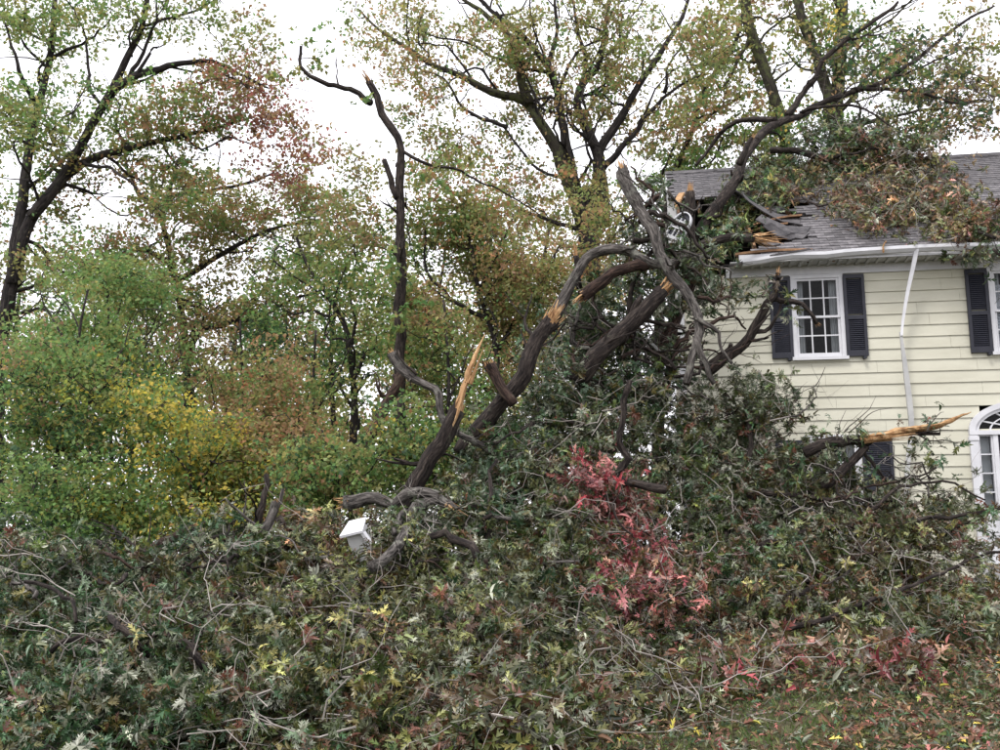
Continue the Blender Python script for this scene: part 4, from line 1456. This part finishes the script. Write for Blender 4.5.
def extra_leaves(root, sk, blobs, d, mix, per=16, size=.14, dd=.25):
    cs = np.vstack([sample_blob(x, y, rx, ry, d, dd, n) for x, y, rx, ry, n in blobs])
    tw = MB()
    td = grow_twigs(sk, cs, tw, .02, .08, 3, .004)
    tw.build('twigs', M['twig'], root)['kind'] = 'stuff'
    lv = spray_leaves(cs, td, [mix] * len(cs), per, size)
    o = link('foliage', mixed_leaf_mesh('foliage', *lv), M['leaf_near'], root)
    o['kind'] = 'stuff'


extra_leaves(root, sk, [(750, 294, 20, 12, 6), (795, 312, 12, 8, 3), (768, 280, 10, 8, 2), (735, 300, 8, 5, 1)], 15.2, OAKG)

root, sk = broken_limb('torn limb pointing right with a long orange strip of bare wood', 14.2,
            [([(805, 452), (820, 446), (840, 441), (856, 440), (868, 441)], .075, .075),
             ([(822, 488), (838, 474), (854, 462), (866, 447)], .07, .06),
             ([(866, 444), (884, 441), (905, 436), (925, 436), (940, 434)], .055, .02)], [])
pth, tt_ = limb_path([(860, 440), (872, 437), (888, 434), (906, 429), (924, 427), (942, 424), (958, 417), (971, 412)], 14.15, .02, .06)
MB().tube(pth, np.interp(tt_, [0, .15, .5, .8, 1], [.06, .095, .075, .05, .008]), 9, flat=.6, rough=.16).build('bare_wood', M['wood'], root)
splinters(at(868, 439, 14.1), np.array([1, -.1, .12]), .07, .7, 12, .06).build('splintered_end', M['wood'], root)
splinters(at(866, 437, 14.1), np.array([-.4, -.1, .6]), .05, .2, 6, .3).build('splinters', M['wood'], root)
extra_leaves(root, sk, [(932, 446, 14, 6, 4), (935, 420, 10, 8, 2), (845, 450, 14, 10, 7), (855, 432, 12, 6, 3)], 14.1, OAKG, 14)
tw = MB()
for sp in ([(842, 438), (856, 422), (868, 408), (876, 396)], [(848, 432), (872, 412), (892, 408)], [(836, 440), (838, 424), (846, 410)], [(926, 430), (934, 416), (944, 412)]):
    pp, t_ = limb_path(sp, 14.1, .03, .08)
    tw.tube(pp, .010 - .007 * t_, 4)
tw.build('bare_twigs', M['twig'], root)['kind'] = 'stuff'

broken_limb('thick log lying across the brush behind the small white box', 11.9,
            [([(342, 503), (356, 501), (372, 502), (392, 507), (406, 500), (418, 495), (436, 499), (450, 506)], .075, .06, 'bark_grey'),
             ([(438, 500), (426, 504), (414, 514, -.3), (404, 528, -.7), (393, 546, -1.1), (382, 556, -1.4), (372, 566, -1.7)], .055, .06, 'bark_grey'),
             ([(408, 512, -.3), (400, 524, -.7), (394, 534, -.9)], .04, .035)],
            [(0, 0, .12, 10, .3), (0, -1, .3, 8, .25)], bark='bark_grey', name='fallen_log', cat='log')
broken_limb('pale grey stub standing upright in the left brush', 11.6,
            [([(256, 572), (260, 550), (265, 530), (271, 514), (276, 503)], .07, .05)], [(0, -1, .08, 6, .2)], bark='bark_grey')
broken_limb('thin black stem standing behind the pale grey stub', 11.9,
            [([(250, 560), (256, 540), (262, 515), (264, 495), (266, 474)], .06, .028), ([(280, 518), (290, 532), (300, 541), (314, 534)], .05, .045)], [])
broken_limb('dark brown log end sticking up out of the left brush', 12.4,
            [([(132, 562), (150, 551), (172, 539), (195, 527)], .065, .055, 'bark_red')], [(0, -1, .06, 8, .3)])
broken_limb('grey forked limb hanging in front of the leaning trunks', 12.9,
            [([(392, 352), (404, 365), (418, 375), (432, 382), (441, 392), (445, 412), (456, 428), (468, 437), (482, 446), (496, 454)], .06, .035, 'bark_grey'),
             ([(418, 375), (408, 366), (398, 350)], .02, .012)], [(0, 0, .1, 6, .2)])
broken_limb('dark leaning stem behind the grey forked limb', 17.5,
            [([(326, 505), (344, 478), (356, 460), (366, 446), (376, 430), (392, 400), (404, 372)], .13, .09, 'bark_red')], [(0, -1, .2, 8, .2)], name='leaning_trunk', cat='tree trunk')
broken_limb('crooked black branch hanging above the red leaved spray', 12.3,
            [([(630, 382), (625, 402), (621, 424), (615, 446), (624, 462), (616, 474), (630, 480), (646, 484), (666, 490)], .035, .055)], [])
broken_limb('weathered grey trunk section half buried in the left brush', 11.9,
            [([(118, 592), (140, 590), (165, 585), (188, 584), (205, 588)], .10, .14)], [], bark='bark_grey', name='fallen_log', cat='log')

# limb that drove into the roof and rises over the ridge
root, sk = broken_limb('long limb jammed into the roof, rising over the ridge to the right', 18.2,
            [([(698, 236, -.6), (712, 212, -.5), (731, 182), (743, 152, .6), (757, 136, 1), (776, 121, 1.5), (800, 113, 2), (824, 98, 2.4), (852, 90, 2.8), (882, 80, 3), (920, 56, 3.4), (958, 26, 3.6), (994, 6, 3.8)], .11, .026),
             ([(788, 116, 1.8), (802, 98, 2), (815, 80, 2), (824, 60, 2), (848, 40, 2), (874, 22, 2), (898, 2, 2)], .075, .03),
             ([(776, 120, 1.5), (756, 119, 1.8), (737, 121, 2), (716, 136, 2.2), (696, 166, 2.4)], .065, .03),
             ([(852, 90, 2.8), (885, 92, 2.6), (915, 94, 2.2), (950, 104, 2), (985, 100, 2)], .05, .015),
             ([(882, 80, 3), (915, 68, 2.4), (960, 50, 2)], .035, .012),
             ([(800, 113, 2), (830, 104, 1.6), (862, 104, 1.2), (890, 126, 1)], .04, .015),
             ([(848, 40, 2), (872, 34, 2.6), (905, 30, 3)], .03, .01),
             ([(738, 164), (744, 152), (752, 138)], .07, .04)],
            [(7, -1, .2, 7, .15)], name='fallen_limb')
extra = [(930, 66, 60, 35, 26), (960, 110, 40, 30, 26), (880, 96, 40, 22, 12), (850, 60, 30, 25, 8)]
cs = np.vstack([sample_blob(x, y, rx, ry, 20.6, 1.0, n) for x, y, rx, ry, n in extra])
tw = MB()
grow_twigs(sk, cs, tw, .025)
for c in cs[::1]:
    for _ in range(5):
        e = rng.normal(0, 1, 3) * np.array([1, .6, .7]); e /= np.linalg.norm(e)
        pp, t_ = smooth_path([c, c + e * .35, c + e * .75 + rng.normal(0, .1, 3)], .15)
        tw.tube(pp, .009 - .006 * t_, 3)
tw.build('twigs', M['twig'], root)['kind'] = 'stuff'
o = link('foliage', leaf_mesh('foliage', *far_leaves(cs, [{'olive': 2, 'brown': 2, 'deep': 2}] * len(cs), 22, .4, .115)), M['leaf_far'], root)
o['kind'] = 'stuff'

# ------------------------------------------------------------------ brush on the roof
def roof_depth(px, py):
    px, py = np.asarray(px, float), np.asarray(py, float)
    nvec = np.array([0, -(RIDGE_Z - EAVE_Z), RIDGE_Y - EAVE_Y]); nvec /= np.linalg.norm(nvec)
    n = HY * nvec[1] + np.array([0, 0, nvec[2]])
    r = ray(float(px), float(max(py, 168)))
    t = ((hw(0, EAVE_Y, EAVE_Z) - CAM) @ n) / (r @ n)
    return (r * t)[1] - .55


ROOFM = {'oak': 3, 'oakbrown': 3, 'red': .7, 'rust': 1.2, 'olive': 1.2, 'oakpale': .8}
ROOFG = {'oak': 4, 'deep': 3, 'oakbrown': 1, 'olive': 1, 'green': 1}
brush('roof_brush', 'broad leafy branch with browning leaves lying down the grey roof', [
    ([(770, 150), (800, 152), (840, 168), (880, 185), (920, 205), (960, 222), (995, 238)], .07, .025),
    ([(840, 168), (850, 195), (856, 212)], .03, .012), ([(880, 185), (930, 190), (960, 200)], .03, .012), ([(820, 160), (870, 150), (905, 150)], .035, .012)],
    [(800, 165, 55, 28, 90, ROOFG), (860, 175, 55, 38, 160, ROOFM), (915, 205, 55, 30, 150, ROOFM), (968, 222, 40, 24, 110, {**ROOFM, 'red': 2}), (865, 205, 45, 16, 70, ROOFM), (830, 150, 50, 24, 90, ROOFG), (890, 150, 50, 22, 80, ROOFM), (790, 178, 34, 22, 60, ROOFM), (920, 180, 45, 28, 90, ROOFM), (940, 228, 50, 16, 70, ROOFM), (985, 240, 24, 16, 36, ROOFG), (900, 222, 40, 12, 36, ROOFM), (860, 140, 60, 14, 50, ROOFG), (770, 178, 30, 22, 46, ROOFG)],
    per=22, size=.125, back=.55, twigs=40, gap=.16, crooked=14, dfun=roof_depth)
brush('roof_brush', 'dark green leaves crowding the torn hole beside the jammed limb', [
    ([(744, 205), (752, 190), (760, 170), (764, 160)], .06, .04), ([(742, 208), (738, 192), (744, 178)], .04, .03)],
    [(752, 192, 28, 22, 60, ROOFG), (728, 218, 26, 18, 34, ROOFG), (740, 240, 30, 12, 14, ROOFG), (712, 250, 14, 12, 12, ROOFG)],
    per=22, size=.14, back=.5, twigs=6, gap=.1, dfun=lambda x, y: roof_depth(x, y) - .1)

# ------------------------------------------------------------------ leaves round the corner of the house
brush('fallen_branch', 'dark green leafy tangle hanging off the corner of the house between the limbs', [
    ([(640, 400), (640, 350), (632, 310), (640, 270), (660, 240)], .06, .03), ([(640, 350), (600, 320), (590, 290)], .04, .02), ([(660, 240), (690, 270), (710, 290)], .03, .015)],
    [(612, 305, 44, 36, 90, OAKG), (694, 290, 30, 26, 56, OAKG), (655, 255, 40, 30, 60, OAKG), (575, 345, 50, 40, 80, OAKG), (620, 370, 60, 35, 80, OAKG), (655, 330, 40, 50, 50, OAKG), (650, 205, 22, 36, 22, OAKG), (672, 360, 30, 25, 20, OAKG)],
    per=26, size=.12, back=1.0, twigs=50, gap=.30, crooked=34, crook_r=1.8, crook_dz=.45, dfun=lambda x, y: 15.05 + 0 * x)

# ------------------------------------------------------------------ the great heap of fallen crown
brush('fallen_branch', 'leafy green fallen branches filling the lower left corner', [
    ([(-20, 690, .5), (40, 660, .5), (100, 645, .6), (170, 650, .5), (230, 640, .5)], .06, .03), ([(24, 586, -.4), (55, 588, -.5), (70, 604, -.5), (76, 622, -.4)], .020, .016),
    ([(52, 652, -.2), (66, 640, -.3), (84, 634, -.4), (98, 640, -.3), (112, 636, -.1)], .024, .018), ([(168, 648, -.1), (182, 641, -.3), (196, 642, -.4), (202, 654, -.4), (207, 672, -.1)], .034, .03), ([(60, 700, 0), (74, 692, -.3), (90, 689, -.35), (100, 702, -.1)], .03, .02), ([(116, 630, 0), (128, 637, -.3), (140, 642, -.35), (150, 656, 0)], .03, .026)],
    [(60, 600, 100, 42, 190, OAKG), (60, 660, 120, 55, 300, OAKG), (70, 720, 130, 50, 330, OAKG), (200, 620, 80, 45, 150, OAK), (190, 690, 100, 55, 240, OAK), (150, 590, 60, 30, 60, OAKG), (40, 570, 60, 22, 40, OAKG), (92, 552, 22, 20, 16, OAKG), (15, 548, 24, 18, 14, OAKG), (205, 545, 20, 26, 18, OAKG), (150, 572, 20, 14, 10, OAK)],
    per=42, size=.094, back=1.2, twigs=60, gap=.42, crooked=18, single=100)
brush('fallen_branch', 'olive and brown tinted brush in the lower middle left', [
    ([(250, 560, .5), (300, 590, .5), (350, 620, .5), (400, 660, .5), (440, 700, .4)], .06, .03), ([(300, 590, .5), (340, 570, .3), (400, 570, .3), (440, 560, .2)], .04, .02), ([(438, 540, -.45), (452, 536, -.5), (468, 544, -.5), (478, 560, -.35)], .04, .045)],
    [(280, 590, 60, 45, 110, OAKO), (330, 560, 50, 35, 70, OAKB), (350, 640, 100, 60, 280, OAKO), (320, 710, 110, 50, 260, OAK), (430, 590, 80, 60, 180, OAKO), (440, 680, 90, 60, 230, OAKB), (410, 540, 60, 40, 80, OAK), (480, 735, 70, 25, 70, OAKB), (228, 540, 22, 26, 22, OAKG), (250, 556, 40, 18, 22, OAK), (310, 528, 22, 24, 22, OAKB), (300, 545, 30, 25, 36, {'oakbrown': 4, 'rust': 2, 'oak': 1})],
    per=42, size=.094, back=1.2, twigs=80, gap=.42, crooked=20, single=80)
brush('fallen_branch', 'tall green and silvery heap of leaves in the middle', [
    ([(470, 640, .8), (490, 560, .7), (500, 500, .6), (520, 450, .5), (540, 410, .5)], .09, .04), ([(500, 500, .6), (560, 470, .4), (610, 450, .4), (650, 420, .4)], .06, .03), ([(490, 560, .7), (550, 560, .4), (610, 590, .4), (650, 640, .4)], .05, .03), ([(480, 520, -.1), (490, 500, -.15), (488, 480, -.1), (496, 460, -.1)], .03, .02)],
    [(545, 425, 55, 36, 130, OAKG), (590, 400, 60, 36, 110, OAKG), (520, 490, 60, 45, 140, OAKG), (450, 520, 40, 30, 50, OAKG), (580, 470, 70, 45, 150, OAK), (480, 560, 60, 50, 120, OAK), (540, 600, 80, 60, 210, OAK), (560, 680, 90, 50, 190, OAKB), (630, 640, 70, 60, 130, OAKB), (650, 420, 55, 40, 110, OAK), (500, 450, 30, 30, 40, OAKG), (600, 520, 60, 40, 130, OAK), (650, 500, 50, 40, 120, OAK), (560, 540, 50, 40, 90, OAK)],
    per=42, size=.10, back=1.3, twigs=110, gap=.30, crooked=24, single=60)
brush('fallen_branch', 'grey green heap of branches piled against the front of the house', [
    ([(700, 620, .8), (720, 560, .6), (740, 500, .5), (750, 440, .4), (745, 400, .4)], .08, .03), ([(720, 560, .6), (790, 540, .2), (860, 527, -.1), (900, 527, -.15), (936, 520, -.2), (1005, 508, -.2)], .05, .02), ([(760, 640, .3), (840, 620, -.1), (900, 596, -.15), (940, 579, -.2), (1010, 552, -.2)], .035, .015),
    ([(740, 500, .5), (790, 500, .2), (840, 505, .1), (900, 500, .2)], .05, .02), ([(870, 510, -.1), (905, 490, -.1), (940, 486, -.1), (985, 500, -.1)], .03, .012), ([(700, 600, .2), (760, 600, 0), (800, 590, -.1), (850, 570, -.1)], .04, .015)],
    [(740, 405, 62, 34, 110, OAK), (740, 450, 75, 40, 170, OAK), (700, 490, 60, 45, 120, OAK), (790, 480, 55, 38, 120, OAK), (740, 550, 80, 50, 190, OAK), (850, 530, 75, 36, 170, OAKB), (830, 590, 100, 40, 190, OAKB), (930, 560, 70, 50, 150, OAKB), (940, 510, 50, 22, 40, OAK), (760, 620, 90, 35, 130, OAKB), (930, 615, 80, 30, 110, OAKB), (870, 495, 40, 18, 36, OAK), (925, 475, 12, 14, 6, OAK), (690, 600, 60, 60, 90, OAK)],
    per=41, size=.10, back=1.3, twigs=150, gap=.40, crooked=36, single=40)
fr = lambda x, y: float(pile_depth(x, y)) - .45
brush('fallen_branch', 'hanging spray of bright red oak leaves in the middle of the heap', [
    ([(585, 470), (605, 500), (625, 530), (650, 560), (660, 600)], .018, .008), ([(625, 530), (680, 550), (700, 570)], .012, .006), ([(600, 495), (580, 540), (575, 570)], .01, .005)],
    [(594, 482, 24, 18, 28, CRIM), (618, 506, 30, 18, 36, CRIM), (628, 536, 26, 20, 32, CRIM), (672, 565, 40, 26, 18, REDM), (645, 590, 26, 28, 44, CRIM), (688, 580, 24, 26, 9, REDM), (612, 575, 16, 24, 5, REDM)],
    per=19, size=.118, back=.25, twigs=10, gap=0, dfun=fr, single=20)
brush('fallen_branch', 'low branch with dark red leaves on the grass at the right', [
    ([(760, 672), (810, 668), (860, 664), (905, 665), (940, 672)], .022, .01), ([(860, 664), (900, 650), (920, 640)], .014, .006)],
    [(905, 664, 36, 22, 34, {'crimson': 2.4, 'red': 1.5, 'oakbrown': 3}), (800, 662, 60, 18, 26, REDM), (860, 650, 50, 18, 20, OAKB), (740, 668, 40, 24, 22, REDM), (955, 670, 40, 16, 16, REDM)],
    per=16, size=.14, back=.3, twigs=18, gap=0, dfun=fr)
brush('fallen_branch', 'flattened leafy twigs along the lower edge of the heap', [
    ([(500, 720), (560, 706), (640, 700), (720, 690)], .025, .01), ([(640, 700), (600, 690), (560, 690)], .014, .006), ([(655, 690), (690, 676), (720, 680)], .014, .006)],
    [(540, 720, 70, 26, 90, OAKB), (640, 700, 70, 26, 100, OAKB), (720, 690, 50, 22, 50, OAKB), (790, 690, 70, 16, 36, OAKB), (880, 684, 60, 12, 22, OAKB), (980, 640, 50, 24, 46, OAK), (900, 630, 60, 16, 40, OAK)],
    per=16, size=.14, back=.4, twigs=36, gap=0, dfun=fr)

# ------------------------------------------------------------------ single leaves that show largest
def single_leaf_meshes():
    out = {}
    for k in ('oak', 'oakpale', 'oakbrown', 'deep', 'crimson'):
        for c in PAL[k][:3]:
            me = leaf_mesh('leaf', np.zeros((1, 3)), np.array([[0, 1., 0]]), np.array([[0, 0, 1.]]), np.ones(1), c[None], NEAR_V, NEAR_F)
            me.materials.append(M['leaf_near'])
            out[tuple(c)] = me
    return out


SLM = single_leaf_meshes()
KEYS = np.array(list(SLM))
for root, (P_, D_, N_, S_, K_) in LEAVES:
    D_ = unit(D_)
    sdv = unit(np.cross(D_, N_))
    nn = np.cross(sdv, D_)
    for i in range(len(P_)):
        k = tuple(KEYS[np.argmin(np.sum((KEYS - K_[i]) ** 2, axis=1))])
        o = link('leaf', SLM[k], None, root)
        R_ = Matrix(np.stack([sdv[i], D_[i], nn[i]], 1).tolist())
        o.matrix_basis = Matrix.Translation(Vector(P_[i])) @ R_.to_4x4() @ Matrix.Scale(float(S_[i]), 4)

# ------------------------------------------------------------------ lumber and fittings knocked off the house
def plank(label, p0, p1, w, t, mat='wood_old', name='broken_board'):
    p0, p1 = np.asarray(p0), np.asarray(p1)
    d_ = Vector(p1 - p0)
    L = d_.length
    mb = MB()
    n_ = 5
    V = []
    for i in range(n_):
        y = L * i / (n_ - 1)
        k = 1.0 if i < n_ - 1 else .25
        z = .02 * math.sin(i)
        V += [(-w / 2 * k, y + random.uniform(-.03, .03), z - t / 2), (w / 2 * k, y + random.uniform(-.06, .06), z - t / 2), (w / 2 * k, y, z + t / 2), (-w / 2 * k, y, z + t / 2)]
    F = [(0, 1, 2, 3), tuple(4 * (n_ - 1) + j for j in (3, 2, 1, 0))]
    for i in range(n_ - 1):
        for j in range(4):
            F.append((4 * i + j, 4 * i + 4 + j, 4 * i + 4 + (j + 1) % 4, 4 * i + (j + 1) % 4))
    mb.add(V, F)
    o = mb.build(name, M[mat])
    o.location = p0
    o.rotation_euler = d_.to_track_quat('Y', 'Z').to_euler()
    tag(o, label, 'board')


def rp(px, py, lift=.1):
    d_ = roof_depth(px, py) + .55 - lift
    return at(px, py, d_)


plank('long orange splinter of board lying level across the torn hole', rp(768, 209, .25), rp(722, 213, .5), .07, .03, 'wood')
plank('reddish sheathing board exposed under the lifted shingles', rp(800, 216, .15), rp(752, 224, .3), .16, .03)
plank('second reddish board beneath the lifted shingles, nearer the eave', rp(786, 224, .14), rp(745, 232, .3), .14, .03)
plank('orange broken rafter end under the upper roof fragment', rp(742, 198, .5), rp(716, 208, .5), .12, .05, 'wood')
plank('short orange rafter stub at the left end of the roof fragment', rp(682, 194, .3), rp(676, 206, .3), .12, .06, 'wood')
plank('small pale chip of wood caught on the gutter', hw(3.35, -.56, 6.72), hw(3.28, -.56, 6.52), .04, .02, 'wood')
plank('pale splintered lath slanting in shade below the heavy dark limb', at(634, 330, 15.4), at(662, 352, 15.2), .07, .03, 'offwhite')
plank('second pale lath crossing the shade below the heavy dark limb', at(624, 340, 15.3), at(640, 372, 15.2), .05, .02, 'wood')
plank('grey board leaning against the dark vertical stems', at(676, 300, 15.8), at(668, 336, 15.5), .08, .03, 'offwhite')
plank('dark strip of roofing edge hanging below the torn eave', hw(.75, -.5, 6.42), hw(2.1, -.55, 6.66), .05, .03, 'shingle')
plank('dark reddish strip along the torn edge of the eave', hw(.9, -.35, 6.66), hw(2.2, -.3, 6.72), .12, .04)


def gable_window():
    p = at(680, 226, 15.5)
    root = bpy.data.objects.new('attic_window', None)
    COL.objects.link(root)
    root.location = p
    root.rotation_euler = (math.radians(-12), math.radians(30), math.radians(-38))
    root['_local'] = 1
    tag(root, 'white round topped attic window knocked askew at the torn roof corner', 'window')
    w, h = .165, .25
    o_ = [(-w, -h), (w, -h)] + [(w * math.cos(t), h * .2 + w * 1.2 * math.sin(t)) for t in np.linspace(0, math.pi, 11)]
    i_ = [(x * .82, (z + .02) * .86) for x, z in o_]
    n = len(o_)
    V = [(x, -.03, z) for x, z in o_] + [(x, -.03, z) for x, z in i_] + [(x, .03, z) for x, z in o_] + [(x, .03, z) for x, z in i_]
    F = []
    for i in range(n):
        j = (i + 1) % n
        F += [(i, j, n + j, n + i), (i, 2 * n + i, 2 * n + j, j), (n + i, n + j, 3 * n + j, 3 * n + i), (2 * n + i, 3 * n + i, 3 * n + j, 2 * n + j)]
    f = MB().add(V, F).build('frame', M['white'], root)
    mb = MB().box(-.045, -.03, -.02, .02, -h * .8, h * .5).box(.03, .045, -.02, .02, -h * .8, h * .5)
    mb.box(-w * .73, w * .73, -.018, .018, -.06, -.036).box(-w * .73, w * .73, -.018, .018, .06, .084)
    mb.build('muntins', M['white'], root)
    MB().add([(x, .012, z) for x, z in i_], [tuple(range(n))]).build('pane', M['shutter'], root)


gable_window()


def white_box():
    p = at(362, 548, 11.05)
    root = bpy.data.objects.new('white_box', None)
    COL.objects.link(root)
    root.location = p
    root.rotation_euler = (math.radians(20), math.radians(-12), math.radians(-14))
    root['_local'] = 1
    tag(root, 'small white roofed box poking out of the brush below the fallen log', 'box')
    w, dp, h = .088, .11, .24
    MB().box(-w, w, -dp, dp, -.15, h - .02).build('body', M['offwhite'], root)
    MB().add([(-w - .05, -dp - .06, h - .01), (w + .04, -dp - .06, h - .01), (w + .02, dp, h + .06), (-w - .01, dp, h + .06),
              (-w - .05, -dp - .06, h - .035), (w + .04, -dp - .06, h - .035), (w + .02, dp, h + .045), (-w - .01, dp, h + .045)],
             [(0, 1, 2, 3), (4, 7, 6, 5), (0, 4, 5, 1), (1, 5, 6, 2), (2, 6, 7, 3), (3, 7, 4, 0)]).build('lid', M['white'], root)
    mb = MB()
    mb.add([(w + .005, -dp - .05, h - .04), (w + .045, -dp - .05, h - .04), (w + .085, -dp - .05, .06), (w + .06, -dp - .05, .06),
            (w + .005, -dp + .02, h - .04), (w + .045, -dp + .02, h - .04), (w + .085, -dp + .02, .06), (w + .06, -dp + .02, .06)],
           [(0, 3, 2, 1), (4, 5, 6, 7), (0, 1, 5, 4), (1, 2, 6, 5), (2, 3, 7, 6), (3, 0, 4, 7)])
    mb.build('side_flap', M['white'], root)


white_box()

# ------------------------------------------------------------------ lawn: grass and leaf litter
def lawn():
    n = 90000
    x = rng.uniform(-3.5, 9, n); y = rng.uniform(6.2, 15.5, n)
    k = np.abs(x) < y * .62 + .5
    x, y = x[k], y[k]
    n = len(x)
    z = ground_z(x, y) - .01
    bumpz = np.array([noise.noise(Vector((a * .9, b * .9, 0))) for a, b in zip(x, y)]) * .05
    pos = np.stack([x, y, z + bumpz], 1)
    dr = rng.normal(0, .55, (n, 3)); dr[:, 2] = 1
    nr = rng.normal(0, 1, (n, 3)) * np.array([1, 1, .2])
    base = np.array([(.085, .15, .035), (.11, .16, .045), (.14, .17, .06), (.20, .19, .09)])
    col = base[rng.integers(0, 4, n)] * rng.uniform(.7, 1.3, (n, 1))
    o = link('grass', leaf_mesh('grass', pos, dr, nr, rng.uniform(.04, .10, n), col, BLADE_V * np.array([1.6, 1, 1]), BLADE_F), M['grass'])
    tag(o, 'short lawn grass showing between the fallen leaves at lower right', 'grass', kind='stuff')
    n = 52000
    x = rng.uniform(-1.5, 9, n); y = rng.uniform(6.2, 13.5, n)
    keep = np.array([noise.noise(Vector((a * .7, b * .7, 5))) for a, b in zip(x, y)]) + rng.uniform(-.5, .7, n) - np.clip((x - 2.2) * .06, 0, .22) > -.2
    keep &= np.abs(x) < y * .62 + .5
    x, y = x[keep], y[keep]
    n = len(x)
    bumpz = np.array([noise.noise(Vector((a * .9, b * .9, 0))) for a, b in zip(x, y)]) * .05
    pos = np.stack([x, y, ground_z(x, y) + bumpz + rng.uniform(.01, .12, n)], 1)
    dr = rng.normal(0, 1, (n, 3)) * np.array([1, 1, .5])
    nr = rng.normal(0, .7, (n, 3)) + np.array([0, 0, 1])
    col = pick({'oakbrown': 6, 'oak': 3, 'oakpale': 2.5, 'red': 1.6, 'crimson': .4, 'rust': .5, 'gold': .3, 'deep': 1.5}, n) * rng.uniform(.7, 1.3, (n, 1))
    o = link('leaf_litter', mixed_leaf_mesh('leaf_litter', pos, dr, nr, rng.uniform(.05, .12, n), col), M['leaf_litter'])
    tag(o, 'brown, red and grey fallen leaves strewn over the lawn', 'leaves', kind='stuff')


lawn()

for o in bpy.data.objects:
    if '_local' in o:
        del o['_local']
